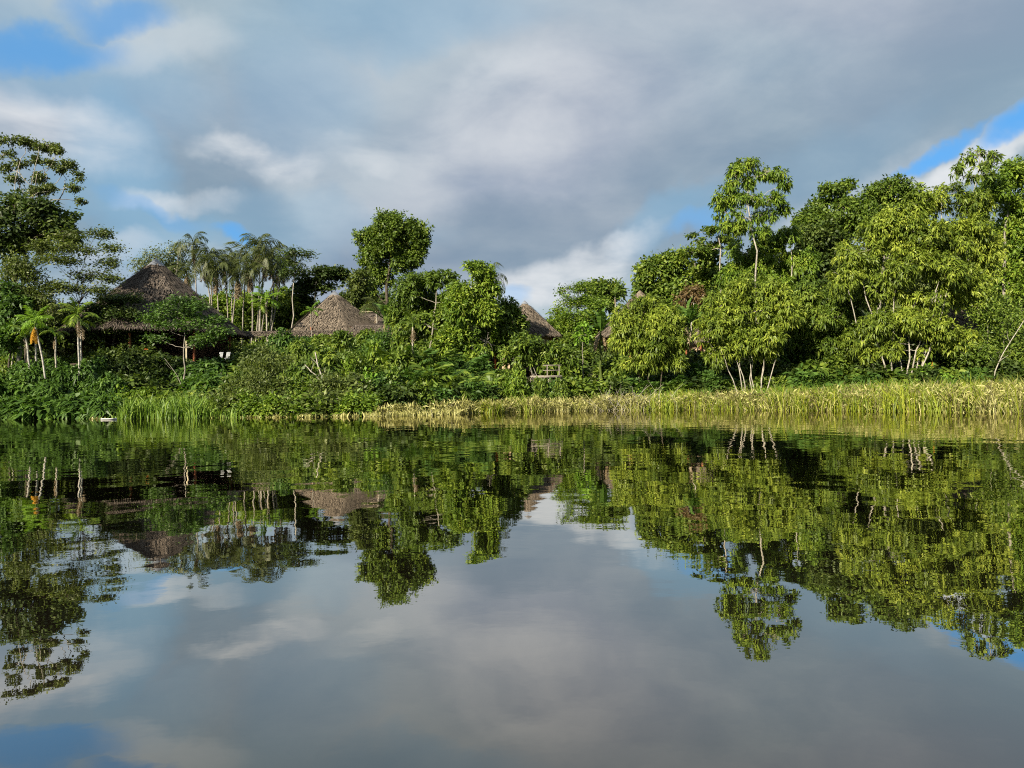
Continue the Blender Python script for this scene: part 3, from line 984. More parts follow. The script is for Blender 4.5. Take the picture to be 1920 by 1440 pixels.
def banana_leaf(name, mat, seed, curve=1.1, torn=.35):
    rng = np.random.default_rng(seed)
    n = 12; t = np.linspace(0, 1, n + 1); th = .15 - curve * t ** 1.8
    x = np.concatenate([[0], np.cumsum(np.cos(th[:-1]) / n)]); z = np.concatenate([[0], np.cumsum(np.sin(th[:-1]) / n)])
    P = np.stack([x, 0 * x, z], 1)
    w = .15 * np.clip(np.sin(np.clip((t - .12) / .88, 0, 1) * math.pi) ** .55, 0, 1) + .006
    a = Acc()
    for sg in (-1, 1):
        for i in range(1, n):
            cut = rng.random() < torn
            dz0, dz1 = rng.uniform(-.03, .05), rng.uniform(-.05, .04)
            o0 = P[i] + np.array([-.02, sg * w[i], w[i] * .35 + dz0 * w[i] * 4]); o1 = P[i + 1] + np.array([-.04 if cut else -.01, sg * w[i + 1], w[i + 1] * .35 + dz1 * w[i + 1] * 4])
            a.add([P[i], P[i + 1], o1, o0], [(0, 1, 2), (0, 2, 3)], np.full(4, np.clip(.5 + rng.uniform(-.25, .25), 0, 1)))
    tube(a, P, np.linspace(.016, .004, n + 1), 4)
    return a.mesh(name, mat)


BL = [banana_leaf('leaf', LEAF['banana'], k, curve=.5 + .5 * k) for k in range(4)]
BD = [banana_leaf('dead_leaf', LEAF['dead'], 40 + k, curve=.4) for k in range(2)]


def banana(label, bx, ty, Y, n, L, dead=3, lean=0):
    rng = new_rng()
    p0 = T(bx, 740, Y); base = np.array([p0[0], Y, ground_at(p0[0], Y)])
    root = thing('banana_plant', label, 'banana plant', base)
    top = T(bx + lean, ty, Y) - base
    a = Acc(); tube(a, limb(rng, (0, 0, -.2), top, .02, 6), np.linspace(.16, .09, 6), 8); a.build('stem', LEAF['olive'], root, smooth=True)
    for k in range(n):
        el = 1.35 - 1.1 * k / n + rng.uniform(-.1, .1); az = k * 2.399 + rng.uniform(-.3, .3)
        obj('leaf', BL[k % 4], root, top, (rng.uniform(-.3, .3), -el, az), L * rng.uniform(.8, 1.1))
    for k in range(dead):
        obj('dead_leaf', BD[k % 2], root, top - np.array([0, 0, .2]), (rng.uniform(-.4, .4), 1.2 + rng.uniform(-.2, .2), rng.uniform(0, 6.28)), L * .7)


banana('banana plant with one upright paddle leaf beside the tan roof and round bush', 1126, 622, 77, 9, 2.9, 4)
banana('banana plant with broad upright leaves between the round bush and pale stemmed tree', 1290, 608, 76, 9, 3.1, 5)
banana('small banana plant with a single bright upright leaf behind the low thatched wing', 722, 600, 88, 5, 2.6, 1)

# ------------------------------------------------------------------ trees, far to near
FG = 'forest trees behind the huts'
rngf = np.random.default_rng(5)
far = []
for k, pal in enumerate(['dark', 'mid', 'dark', 'olive', 'mid', 'cool']):
    Y = 124.0; q = F / Y; x = 960; by = 690
    W1 = (3.6 + .5 * (k % 3)) * q; H1 = 15 * q
    lob = [(x, by - H1 * .84, W1 * .62, H1 * .16), (x - W1 * .5, by - H1 * .66, W1 * .55, H1 * .2), (x + W1 * .5, by - H1 * .62, W1 * .55, H1 * .2), (x, by - H1 * .45, W1 * .95, H1 * .22, -1.0), (x - W1 * .3, by - H1 * .2, W1 * .9, H1 * .2), (x + W1 * .5, by - H1 * .18, W1 * .7, H1 * .18)]
    far.append((tree('forest_tree', f'{PAL_WORD[pal]} forest tree in the dense row behind the thatched huts', x, Y, lob, 'broad', pal, 'grey', FG, dens=.75, subr=1.5, lsize=1.15, twigs=0), 0))
used = set()
for row, (Y0, Y1, step, drop) in enumerate([(116, 126, 58, 16), (136, 150, 66, 4)]):
    for px in range(-140, 2080, step):
        sky_y = float(np.interp(px, [0, 200, 330, 540, 680, 850, 960, 1040, 1180, 1300, 1500, 1920], [575, 580, 570, 550, 550, 575, 602, 598, 580, 505, 475, 400]))
        Y = rngf.uniform(Y0, Y1); x = px + rngf.uniform(-15, 15); P = T(x, sky_y + drop + rngf.uniform(0, 26), Y)
        z = ground_at(P[0], Y); hh = P[2] - z; k = int(rngf.integers(6)); src = far[k][0]
        sc_ = (rngf.uniform(.85, 1.2), rngf.uniform(.85, 1.2), hh / 15)
        if k not in used:
            used.add(k); src.location = (P[0], Y, z); src.scale = sc_
        else:
            copy_thing(src, (P[0], Y, z), float(rngf.uniform(0, 6.28)), sc_)

tree('thicket_tree', 'sunlit leafy green tree filling the gap behind the palm grove trunks', 430, 113,
     [(395, 585, 34, 24), (430, 570, 34, 22), (415, 610, 40, 22), (465, 580, 30, 24), (370, 610, 30, 22), (460, 612, 36, 20)], 'bush', 'bright', 'pale', dens=.9, gap=.2)
tree('thicket_tree', 'sunlit leafy green tree behind the bright feathery palm and slender tree', 520, 112,
     [(500, 570, 34, 26), (540, 575, 30, 24), (520, 605, 40, 22), (565, 600, 28, 22), (490, 612, 30, 18)], 'bush', 'mid', 'pale', dens=.9, gap=.2)
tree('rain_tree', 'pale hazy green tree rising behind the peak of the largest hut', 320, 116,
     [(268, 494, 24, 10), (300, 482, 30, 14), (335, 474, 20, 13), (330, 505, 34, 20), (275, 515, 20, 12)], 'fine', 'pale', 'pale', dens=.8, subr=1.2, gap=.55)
tree('emergent_tree', 'tall tree with dense round dark crown standing high above the huts', 728, 108,
     [(735, 422, 50, 20), (735, 440, 62, 30), (694, 448, 30, 30), (778, 440, 29, 30), (735, 458, 44, 26), (703, 482, 34, 18), (772, 478, 33, 22), (745, 500, 34, 18), (706, 520, 34, 22), (694, 546, 26, 26)],
     'broad', 'mid', 'dark', dens=1.1, subr=1.1, gap=.45, r=.36, fork=.45, twigs=3, lsize=.7)
tree('umbrella_tree', 'dark umbrella shaped tree behind the peak of the tan pyramid hut', 612, 112,
     [(598, 512, 32, 12), (630, 515, 34, 13), (652, 535, 17, 18), (574, 530, 30, 20), (566, 560, 30, 22), (650, 565, 18, 22), (610, 540, 30, 12)], 'broad', 'dark', 'pale', dens=.9, gap=.5, flat=.65, twigs=6)
tree('slender_tree', 'slender tree with thin pale trunk and small flat dark crown beside the palm grove', 548, 97,
     [(556, 474, 26, 5), (534, 484, 17, 5), (578, 478, 14, 4), (550, 494, 24, 6), (542, 512, 18, 8), (560, 506, 14, 5)], 'fine', 'dark', 'pale', dens=1.0, subr=.7, flat=.4, r=.12, twigs=5,
     top=(553, 476), stem_bend=.01)
tree('grey_leaved_tree', 'grey green tree between the tan pyramid hut and the tall round crowned tree', 688, 101,
     [(680, 535, 22, 28), (668, 560, 18, 22), (694, 580, 22, 25), (676, 600, 26, 20)], 'bush', 'olive', 'pale', dens=.9, gap=.4)
tree('vine_tree', 'broad vine covered tree with level top below the tall round crowned tree', 806, 80,
     [(785, 528, 42, 16), (828, 522, 34, 14), (758, 552, 26, 22), (852, 556, 30, 36), (800, 572, 44, 24, 3), (778, 606, 44, 26), (838, 618, 36, 38), (745, 590, 22, 18)], 'bush', 'mid', 'grey', dens=1.3, gap=.25, lsize=.9)
tree('draped_tree', 'tall bright vine draped tree with stacked rounded lobes at the centre bank', 886, 74,
     [(886, 512, 32, 20), (912, 540, 24, 26), (870, 545, 24, 28), (862, 585, 30, 34), (906, 590, 30, 30), (872, 632, 44, 32), (836, 655, 30, 28), (912, 640, 32, 34), (880, 676, 40, 24)],
     'bush', 'bright', 'grey', dens=1.4, gap=.2, r=.2, lsize=.9)
tree('bank_tree', 'rounded green tree in front of the shaggy eaved hut', 956, 77,
     [(950, 585, 24, 18), (968, 606, 22, 24), (940, 622, 30, 28), (962, 650, 34, 24)], 'bush', 'mid', 'dark', dens=1.1)
tree('bank_tree', 'spreading dark branched tree below the shaggy eaved hut and its red post', 1010, 72,
     [(990, 650, 30, 18), (1030, 660, 32, 15), (1062, 668, 26, 14), (1010, 682, 40, 16), (960, 672, 30, 16)], 'bush', 'mid', 'grey', dens=1.0, gap=.35)
tree('feathery_tree', 'airy yellow green feathery tree behind the gap with open sky beside shaggy eaved hut', 1085, 104,
     [(1058, 545, 22, 9), (1085, 540, 26, 10), (1075, 565, 34, 14), (1110, 575, 30, 18), (1085, 595, 40, 18), (1060, 610, 36, 20), (1045, 585, 14, 10)], 'fine', 'bright', 'pale', dens=1.0, gap=.45, flat=.6)
tree('round_topped_tree', 'darker round topped tree behind the airy feathery tree', 1132, 110,
     [(1128, 538, 26, 14), (1150, 548, 20, 16), (1118, 560, 24, 18), (1145, 575, 24, 22), (1115, 595, 30, 22)], 'broad', 'mid', 'pale', dens=.9, gap=.35)
tree('papaya_tree', 'slim papaya like tree with lime leaves beside the purple shrubs', 1093, 75,
     [(1091, 614, 12, 6), (1085, 634, 9, 6), (1100, 628, 8, 5)], 'big', 'lime', 'grey', dens=1.3, subr=.35, r=.06, lsize=.7, top=(1092, 612))
# right forest
tree('dark_forest_tree', 'dark dense tree at the foot of the forest slope beside open sky', 1240, 94,
     [(1222, 505, 26, 20), (1205, 530, 22, 24), (1252, 500, 32, 22), (1232, 550, 36, 28), (1275, 535, 34, 34), (1210, 575, 34, 24), (1262, 585, 50, 26)], 'broad', 'mid', 'grey', dens=1.05, gap=.3)
tree('dark_forest_tree', 'dense dark tree on the slope below the layered branch tree', 1330, 92,
     [(1300, 480, 34, 26), (1330, 505, 40, 30), (1300, 545, 46, 32), (1355, 550, 40, 34), (1330, 590, 50, 26)], 'broad', 'mid', 'grey', dens=1.0, gap=.3)
tree('layered_tree', 'tree with flat layered dark leaf tiers and pale forked branches on the slope', 1345, 88,
     [(1345, 432, 30, 7), (1320, 445, 26, 6), (1300, 442, 14, 4), (1362, 450, 26, 8), (1330, 462, 34, 8), (1310, 472, 30, 8)], 'broad', 'mid', 'pale', dens=.9, subr=.7, flat=.45, twigs=6, r=.16, gap=.35, lsize=.75)
tree('tall_open_tree', 'tall open tree with pale trunk and drooping leaf tiers rising above the forest', 1432, 80,
     [(1398, 310, 30, 14), (1378, 326, 22, 18), (1430, 320, 24, 12), (1458, 326, 22, 13), (1470, 345, 10, 12), (1366, 350, 14, 12), (1400, 345, 20, 12), (1350, 374, 18, 13), (1380, 372, 26, 12), (1415, 372, 26, 14), (1450, 374, 22, 13),
      (1466, 392, 12, 10), (1365, 400, 24, 13), (1398, 408, 26, 14), (1435, 404, 28, 13), (1385, 430, 24, 12), (1420, 436, 26, 12), (1360, 425, 16, 9)], 'droop', 'bright', 'pale', dens=.8, subr=.62, twigs=5, r=.14, lsize=.74, fork=.45, top=(1404, 335), gap=.52, stem_bend=.035)
tree('crested_tree', 'dark tree with flattened crest standing out on the forest skyline', 1548, 104,
     [(1562, 358, 34, 12), (1588, 348, 16, 9), (1540, 378, 22, 12), (1580, 380, 24, 12), (1522, 405, 28, 14), (1548, 420, 40, 20), (1500, 418, 22, 14)], 'broad', 'mid', 'pale', dens=1.0, gap=.45, flat=.7)
tree('slope_tree', 'green drooping leaved tree just behind the trunk of the tall open tree', 1440, 84,
     [(1440, 455, 34, 20), (1480, 445, 34, 22), (1400, 475, 40, 26), (1450, 495, 50, 28), (1375, 515, 34, 24), (1500, 495, 40, 34), (1430, 535, 50, 26)], 'droop', 'bright', 'pale', dens=.95, gap=.3, stems=4, r=.14, twigs=3, lsize=.72)
tree('slope_tree', 'shaded slope tree in the dark hollow below the flat crested skyline tree', 1535, 90,
     [(1520, 450, 40, 26), (1555, 450, 34, 34), (1530, 500, 44, 34), (1490, 540, 50, 30), (1560, 540, 40, 36)], 'broad', 'dark', 'pale', dens=1.0, gap=.3)
tree('mounded_tree', 'mounded tree smothered in vines forming the rounded forest skyline', 1640, 92,
     [(1672, 350, 46, 16), (1640, 368, 44, 24), (1700, 362, 36, 18), (1610, 395, 42, 28), (1580, 425, 38, 30), (1650, 410, 50, 30), (1560, 460, 34, 30)], 'bush', 'mid', 'grey', dens=1.0, gap=.25)
tree('big_yellow_tree', 'largest yellow green tree with many pale stems rising behind the reeds', 1684, 65,
     [(1765, 372, 58, 26), (1705, 395, 44, 28), (1820, 385, 44, 30), (1655, 430, 46, 34), (1730, 440, 56, 38), (1805, 440, 50, 40), (1612, 475, 44, 36), (1690, 490, 56, 40), (1770, 505, 54, 40),
      (1845, 480, 40, 44), (1585, 520, 34, 28), (1650, 545, 48, 34), (1740, 565, 56, 34), (1820, 545, 44, 36), (1700, 610, 50, 26), (1640, 610, 34, 26), (1760, 620, 40, 22), (1600, 638, 28, 24), (1795, 642, 34, 22), (1668, 655, 22, 14), (1738, 662, 20, 13), (1625, 668, 20, 14)],
     'droop', 'yellow', 'pale', dens=.95, lsize=.64, gap=.28, stems=11, r=.105, spread=1.5, fork=.3, twigs=3, stem_bend=.06)
tree('edge_tree', 'dense green forest tree beside the big yellow tree with a thin topped tree behind', 1895, 83,
     [(1900, 330, 36, 26), (1872, 360, 32, 28), (1915, 390, 40, 40), (1890, 450, 42, 44), (1925, 480, 40, 50), (1885, 520, 40, 34), (1930, 560, 40, 40)], 'bush', 'bright', 'grey', dens=1.0, gap=.3)
tree('thin_topped_tree', 'thin tree with sparse umbrella top poking above the forest against the blue gap', 1832, 79,
     [(1838, 284, 24, 7), (1815, 298, 16, 6), (1862, 294, 14, 6), (1788, 325, 12, 5), (1800, 312, 12, 5), (1845, 310, 24, 7), (1830, 330, 34, 8)], 'droop', 'mid', 'pale', dens=.55, subr=.45, flat=.8, r=.09, twigs=6, lsize=.9, gap=.4,
     top=(1838, 288), fork=.75)
tree('pale_stemmed_tree', 'many stemmed pale trunked tree with drooping leaves beside the banana plant', 1414, 66,
     [(1400, 545, 50, 24), (1450, 550, 40, 24), (1350, 575, 36, 30), (1400, 590, 54, 30), (1465, 590, 44, 32), (1335, 615, 32, 28), (1380, 640, 44, 30), (1440, 640, 44, 28), (1345, 660, 34, 26)],
     'droop', 'yellow', 'pale', dens=.95, lsize=.66, gap=.28, stems=8, r=.08, spread=.9, fork=.3, stem_bend=.04)
tree('shade_tree', 'shaded drooping leaved tree between the two pale stemmed trees', 1560, 69,
     [(1520, 560, 44, 32), (1580, 560, 36, 36), (1545, 600, 56, 36), (1600, 620, 40, 36), (1505, 620, 40, 34), (1550, 655, 56, 26)], 'droop', 'mid', 'pale', dens=1.0, stems=4, r=.10, gap=.2, lsize=.68)
tree('round_bush_tree', 'round domed bush tree with yellow green hanging leaves beside the banana plant', 1218, 69,
     [(1212, 576, 44, 20), (1180, 606, 30, 30), (1245, 605, 36, 32), (1210, 630, 56, 34), (1268, 640, 28, 30), (1170, 645, 26, 22), (1225, 660, 50, 22), (1200, 682, 40, 16), (1250, 684, 40, 16)], 'droop', 'yellow', 'dark', dens=1.1, stems=3, r=.08, gap=.15, lsize=.62)
tree('edge_bush_tree', 'fine leaved olive bush tree behind the reeds with a leaning pale trunk across it', 1850, 65,
     [(1845, 640, 40, 20), (1890, 610, 40, 30), (1830, 668, 44, 18), (1885, 660, 44, 26), (1800, 676, 30, 18), (1915, 585, 26, 26), (1850, 590, 36, 26)], 'fine', 'mid', 'grey', dens=1.0, gap=.3, stems=3, r=.07)
tree('rusty_tree', 'small rusty brown leaved tree above the banana plant on the slope', 1300, 86,
     [(1302, 552, 24, 14), (1285, 565, 16, 10), (1318, 568, 16, 10)], 'bush', 'rust', 'pale', dens=.6, gap=.4)

# left forest
tree('bare_branched_tree', 'tall tree with twisting grey bare branches and tufted crown above the dark forest', 34, 74,
     [(18, 264, 26, 7), (50, 268, 22, 7), (82, 276, 28, 8), (108, 284, 12, 7), (12, 290, 18, 6), (130, 312, 16, 8), (145, 330, 12, 8), (112, 318, 14, 7), (138, 352, 16, 7), (150, 378, 12, 5), (76, 335, 22, 8), (30, 335, 20, 8), (62, 300, 20, 6), (96, 306, 14, 6), (36, 308, 16, 6), (15, 315, 16, 6), (60, 360, 30, 8), (100, 355, 20, 7)],
     'broad', 'olive', 'pale', dens=.8, subr=.6, flat=.7, r=.24, twigs=10, fork=.80, gap=.42, lsize=.6, top=(46, 425), stem_bend=.03, lbend=.24)
tree('dark_crowned_tree', 'dense dark leaved tree below the bare branched tree', 62, 72,
     [(28, 385, 44, 22), (90, 400, 40, 22), (20, 420, 40, 30), (112, 425, 38, 24), (70, 440, 44, 26), (130, 450, 22, 16), (20, 465, 30, 24)], 'broad', 'dark', 'dark', dens=.95, gap=.5, r=.2, twigs=3)
tree('lacy_tree', 'lacy layered tree with sky showing through its crown beside the largest hut', 150, 70,
     [(120, 440, 44, 10), (180, 440, 30, 9), (210, 465, 18, 9), (150, 468, 46, 10), (200, 492, 28, 9), (100, 490, 44, 12), (160, 515, 46, 10), (205, 525, 22, 7), (120, 540, 40, 12), (185, 545, 30, 8), (80, 465, 36, 12)],
     'fine', 'olive', 'dark', dens=1.25, subr=.75, flat=.45, gap=.42, twigs=5, r=.16, fork=.75, top=(148, 570), lbend=.18)
tree('lacy_tree', 'grey leaved open tree with pale forking trunk at the edge of the dark bank', 30, 69,
     [(20, 500, 34, 20), (55, 520, 34, 18), (20, 545, 34, 20), (70, 555, 36, 18), (35, 585, 44, 18), (95, 585, 30, 16)], 'fine', 'olive', 'pale', dens=1.15, gap=.4, twigs=5, r=.10, stems=2)
tree('shadowy_tree', 'shadowy broad tree filling the hollow between the thin white palms and the largest hut', 100, 77,
     [(40, 575, 50, 24), (110, 590, 50, 22), (170, 610, 44, 20), (60, 625, 56, 24), (130, 640, 50, 22), (10, 610, 40, 30), (190, 585, 24, 12)], 'broad', 'dark', 'grey', dens=1.0, gap=.25, stems=3)
tree('bank_tree', 'bright green leafy tree low among the dark trees beside the golden frond palm', 24, 67.5,
     [(15, 545, 24, 16), (40, 565, 26, 14), (10, 590, 26, 18), (40, 610, 30, 16), (15, 640, 34, 22)], 'bush', 'cool', 'dark', dens=.9, gap=.4)
tree('tiered_tree', 'dark tree with flat spreading tiers in front of the largest hut roof edge', 205, 73,
     [(215, 562, 32, 8), (245, 560, 20, 7), (185, 580, 36, 9), (228, 590, 40, 9), (180, 605, 36, 9), (225, 617, 44, 9), (165, 628, 34, 8), (250, 635, 24, 7)], 'fine', 'dark', 'dark', dens=1.8, subr=.85, flat=.5, twigs=4, r=.09)
tree('parasol_tree', 'feathery parasol shaped green tree standing in front of the largest hut', 344, 67,
     [(338, 566, 36, 8), (305, 578, 26, 7), (372, 578, 36, 8), (340, 592, 50, 9), (290, 596, 24, 7), (395, 600, 30, 8), (355, 610, 40, 7), (418, 622, 22, 8), (392, 634, 24, 6), (300, 612, 24, 6), (370, 644, 18, 4), (295, 634, 22, 5)],
     'fine', 'cool', 'grey', dens=1.35, subr=.7, flat=.36, r=.085, twigs=4, fork=.4, top=(346, 590), stem_bend=.015)

# the forest goes on along the bank beyond the bare branched tree and shades it
for k, (x, y, h) in enumerate([(-58, 64, 25), (-68, 58, 27), (-58, 74, 22), (-69, 86, 24), (60, 74, 22), (68, 84, 26)]):
    px = 960 + x / y * F; top = 740 - (h - 1) / y * F; s_ = F / y
    if k == 0:
        up = tree('riverside_tree', 'tall dense riverside tree along the bank beyond the bare branched tree', px, y,
                  [(px, top + 3 * s_, 4 * s_, 3 * s_), (px - 3 * s_, top + 7 * s_, 4 * s_, 3.5 * s_), (px + 3 * s_, top + 7 * s_, 4 * s_, 3.5 * s_), (px, top + 11 * s_, 5 * s_, 3.5 * s_), (px - 2 * s_, top + 15 * s_, 4.5 * s_, 3 * s_), (px + 2.5 * s_, top + 18 * s_, 4 * s_, 3 * s_)],
                  'broad', 'dark', 'grey', 'riverside trees upstream', dens=.5, subr=1.6, lsize=1.4, twigs=0)
    else:
        copy_thing(up, (x, y, ground_at(x, y)), k * 1.7, (1, 1, h / 25), 'tall dense riverside tree along the bank beyond the leaning pale trunk' if x > 0 else None)

# ------------------------------------------------------------------ thicket on the bank
SG = {
    'left': ('overhanging the water under the thin white palms', 'bushes overhanging the water'),
    'hut': ('in the shade below the largest hut', 'shrubs below the largest hut'),
    'mid': ('in the thicket below the tan pyramid hut', 'shrubs below the pyramid hut'),
    'low': ('at the waterline beside the bright reed clump', 'low bushes at the waterline'),
    'cen': ('under the vine covered trees', 'shrubs under the vine covered trees'),
    'right': ('in the shade behind the yellow reeds', 'shrubs behind the yellow reeds'),
}


def sh(key, *a, **k): shrub(SG[key][0], *a, group=SG[key][1], **k)


rngs = np.random.default_rng(11)
for px, Y, w_, h_ in [(-25, 63, 60, 80), (25, 62.5, 50, 70), (70, 64, 50, 92), (120, 63, 50, 84), (165, 64, 46, 92), (205, 63, 34, 66), (35, 66, 50, 84), (100, 67, 50, 80), (180, 67, 40, 74), (225, 64, 24, 50), (150, 61.3, 40, 40), (60, 61.2, 40, 40), (5, 61.2, 34, 40), (212, 61.6, 22, 34)]:
    sh('left', px, Y, w_, h_, style='droop', pal='cool', dens=1.3, lsize=.95)
for px, Y, w_, h_ in [(200, 70, 46, 70), (250, 69, 46, 76), (300, 70, 44, 64), (270, 72, 46, 66), (230, 73, 40, 72), (330, 71, 40, 52), (380, 70, 46, 50), (415, 69, 36, 50), (300, 65, 40, 40), (260, 65.5, 40, 50), (360, 66.5, 40, 40), (400, 66, 36, 46)]:
    sh('hut', px, Y, w_, h_, style='bush' if px < 350 else 'droop', pal='dark' if px < 350 else 'cool', dens=1.0)
for px, Y, w_, h_ in [(440, 60.5, 34, 54), (480, 60, 40, 66), (525, 60, 42, 60), (570, 60.5, 40, 52), (620, 60.5, 42, 58), (668, 60.5, 40, 54), (500, 62.5, 44, 80), (555, 62.5, 40, 76)]:
    sh('low', px, Y, w_, h_, style=['fine', 'bush', 'fine', 'droop'][int(px) % 4], pal=['olive', 'mid'][int(px / 10) % 2], dens=1.25, lsize=.95)
for px, Y, w_, h_ in [(474, 73, 34, 62), (490, 68, 40, 74), (530, 74, 50, 80), (560, 69, 44, 84), (600, 75, 50, 74), (640, 71, 48, 86), (690, 75, 48, 76), (610, 65, 44, 76), (660, 66, 44, 70), (720, 72, 46, 74), (530, 66, 40, 70), (570, 78, 46, 66), (650, 79, 46, 60), (460, 79, 40, 60), (510, 79, 40, 60)]:
    sh('mid', px, Y, w_, h_, style=['bush', 'bush', 'droop', 'fine'][rngs.integers(4)], pal=['mid', 'olive', 'cool', 'mid'][rngs.integers(4)], dens=1.0)
for px, Y, w_, h_ in [(720, 63, 40, 56), (760, 66, 44, 72), (800, 68, 40, 66), (760, 72, 40, 80), (845, 70, 40, 60), (900, 70, 40, 60), (945, 69, 40, 56), (970, 65.0, 28, 76), (990, 66.3, 20, 50), (1008, 65.2, 22, 62), (1048, 65.4, 20, 60), (1030, 65.8, 22, 52), (1070, 69, 40, 44), (1110, 70, 44, 44), (1080, 73, 40, 40), (1150, 70, 40, 46)]:
    bright = px in (970, 990)
    sh('cen', px, Y, w_, h_, style='bush', pal='bright' if bright else ['mid', 'cool', 'mid'][rngs.integers(3)], dens=1.0)
for px, Y, w_, h_ in [(1190, 70, 50, 56), (1250, 71, 50, 56), (1300, 71.5, 46, 64), (1345, 70, 40, 50), (1480, 68, 46, 54), (1530, 67.5, 46, 50), (1580, 67, 46, 56), (1630, 66, 40, 56), (1490, 72, 50, 70), (1560, 72, 50, 76), (1620, 71, 50, 80), (1780, 64, 44, 50), (1830, 63.0, 46, 56), (1885, 62, 46, 70), (1930, 61.5, 40, 80), (1720, 67, 46, 60), (1420, 71, 50, 70), (1360, 73, 50, 80), (1840, 69, 50, 90), (1900, 70, 50, 100), (1780, 70, 50, 80)]:
    sh('right', px, Y, w_, h_, style=['bush', 'droop', 'bush'][rngs.integers(3)], pal=['dark', 'cool', 'mid'][rngs.integers(3)], dens=.9)
for px in range(-20, 720, 24):
    x_ = float(np.interp(px, [p for p, _ in _SH], _shx))
    Y_ = float(shore(np.array([x_]))[0]) + rngs.uniform(.9, 1.5)
    if 236 < px < 405: Y_ += 2.6
    sh('left' if px < 236 else 'low', px + rngs.uniform(-6, 6), Y_, rngs.uniform(20, 30), rngs.uniform(26, 42), style='droop' if px < 236 else ['fine', 'bush'][rngs.integers(2)], pal='cool' if px < 236 else ['olive', 'mid', 'bright'][rngs.integers(3)], dens=1.1, subr=.55)
for px in range(720, 1960, 34):
    x_ = float(np.interp(px, [p for p, _ in _SH], _shx))
    Y_ = float(shore(np.array([x_]))[0] + reedw(x_)) + rngs.uniform(.6, 1.8)
    sh('cen' if px < 1150 else 'right', px + rngs.uniform(-8, 8), Y_, rngs.uniform(26, 38), rngs.uniform(30, 52), style='bush', pal=['dark', 'cool', 'mid'][rngs.integers(3)], dens=.9, subr=.6)
for Y0 in (90, 105):
    for px in range(-120, 2040, 46):
        Y_ = Y0 + rngs.uniform(-3, 3)
        if 560 < px < 720 and Y_ < 103: continue
        shrub('in the forest understory behind the huts', px + rngs.uniform(-12, 12), Y_, rngs.uniform(34, 46), rngs.uniform(52, 72), style='bush', pal=['dark', 'mid', 'bright'][rngs.integers(3)], group='understory behind the huts')
for px, Y, w_, h_ in [(1175, 76, 40, 60), (1215, 77, 40, 66), (1255, 76, 40, 60), (1300, 78, 36, 50), (1335, 77, 36, 50), (1150, 80, 34, 40), (1060, 80, 34, 40), (1650, 74, 44, 90), (1700, 75, 44, 100), (1760, 74, 44, 90), (1820, 75, 44, 110), (1600, 76, 44, 110), (1440, 75, 44, 90), (1500, 77, 44, 100), (1880, 76, 44, 120)]:
    sh('right', px, Y, w_, h_, style=['bush', 'droop'][rngs.integers(2)], pal=['dark', 'mid'][rngs.integers(2)])
for px, Y, w_, h_ in [(690, 62.5, 20, 50), (742, 63, 22, 62), (655, 64, 22, 70), (800, 63, 20, 50), (585, 64, 22, 80), (700, 68, 24, 76), (920, 66, 22, 50), (1130, 68, 20, 44), (450, 63, 18, 60)]:
    shrub('in the thicket on the bank', px, Y, w_, h_, 'big', ['bright', 'mid', 'lime'][rngs.integers(3)], 'broad leaved plants in the thicket', subr=.5)
for px, Y, w_, h_ in [(1078, 74, 14, 26), (1110, 75, 16, 24), (1122, 74, 12, 22)]:
    shrub('', px, Y, w_, h_, 'bush', 'purple', 'purple leaved shrubs', dens=1.5, subr=.4, label='dark purple leaved shrub beside the banana plant below the tan roof')
for px, Y, w_, h_ in [(1735, 62.8, 30, 52), (1765, 62.5, 26, 44)]:
    shrub('', px, Y, w_, h_, 'big', 'lime', 'bright broad leaved shrubs', dens=1.3, subr=.5, lsize=.7, label='bright lime shrub with broad leaves beside the stems of the big yellow tree')
shrub('', 1748, 62.6, 6, 66, 'big', 'gold', 'orange leaved plant', dens=1.2, subr=.25, lsize=.45, label='slim plant with orange leaves beside the big yellow tree stems')


def under_palm(px, Y, n, L, kind, label, group, dead=1):
    rng = new_rng()
    p0 = T(px, 740, Y); base = np.array([p0[0], Y, ground_at(p0[0], Y)])
    root = thing('understory_palm', label, 'palm', base, group)
    a = Acc(); tube(a, [(0, 0, -.2), (0, 0, .2), (.02, 0, .6)], [.14, .12, .07], 7); a.build('stem', BARK['dark'], root)
    put_fronds(root, rng, (0, 0, .45), n, L, kind, 1.35, .25)
    if dead: put_fronds(root, rng, (0, 0, .5), dead, L * .8, 'dead', -.1, -.5, 'dead_frond')


for px, Y, L in [(735, 64, 2.6), (770, 63.5, 2.8), (800, 64.5, 3.2), (835, 65, 3.4), (865, 64.5, 3.2), (895, 65.5, 3.2), (925, 66, 2.8), (820, 68, 4.0), (870, 68, 4.0), (780, 67, 3.6), (740, 68, 3.2), (700, 66, 3.0), (850, 63.2, 2.4), (905, 64, 2.2)]:
    under_palm(px, Y, 13, L, 'undermid' if rngs.random() < .5 else 'under', 'stemless palm with arching feathery fronds below the vine draped tree', 'stemless palms below the vine draped tree', dead=2)
for px, Y, L in [(458, 66, 2.2), (470, 68, 2.6), (485, 70, 2.8), (600, 69, 2.6), (680, 70, 2.6)]:
    under_palm(px, Y, 12, L, 'undermid', 'stemless palm with bright arching fronds in the thicket beside the hut terrace', 'stemless palms beside the hut terrace', dead=0)
for px, Y, L in [(1215, 69, 2.4), (1262, 69.5, 2.6), (1300, 69.5, 2.4), (1500, 66.5, 2.2), (1560, 66, 2.2), (1900, 61.5, 2.6), (1660, 65, 2.0), (1810, 63.5, 2.0)]:
    under_palm(px, Y, 12, L, 'under', 'dark stemless palm in the shade just behind the yellow reeds', 'stemless palms behind the reeds', dead=1)

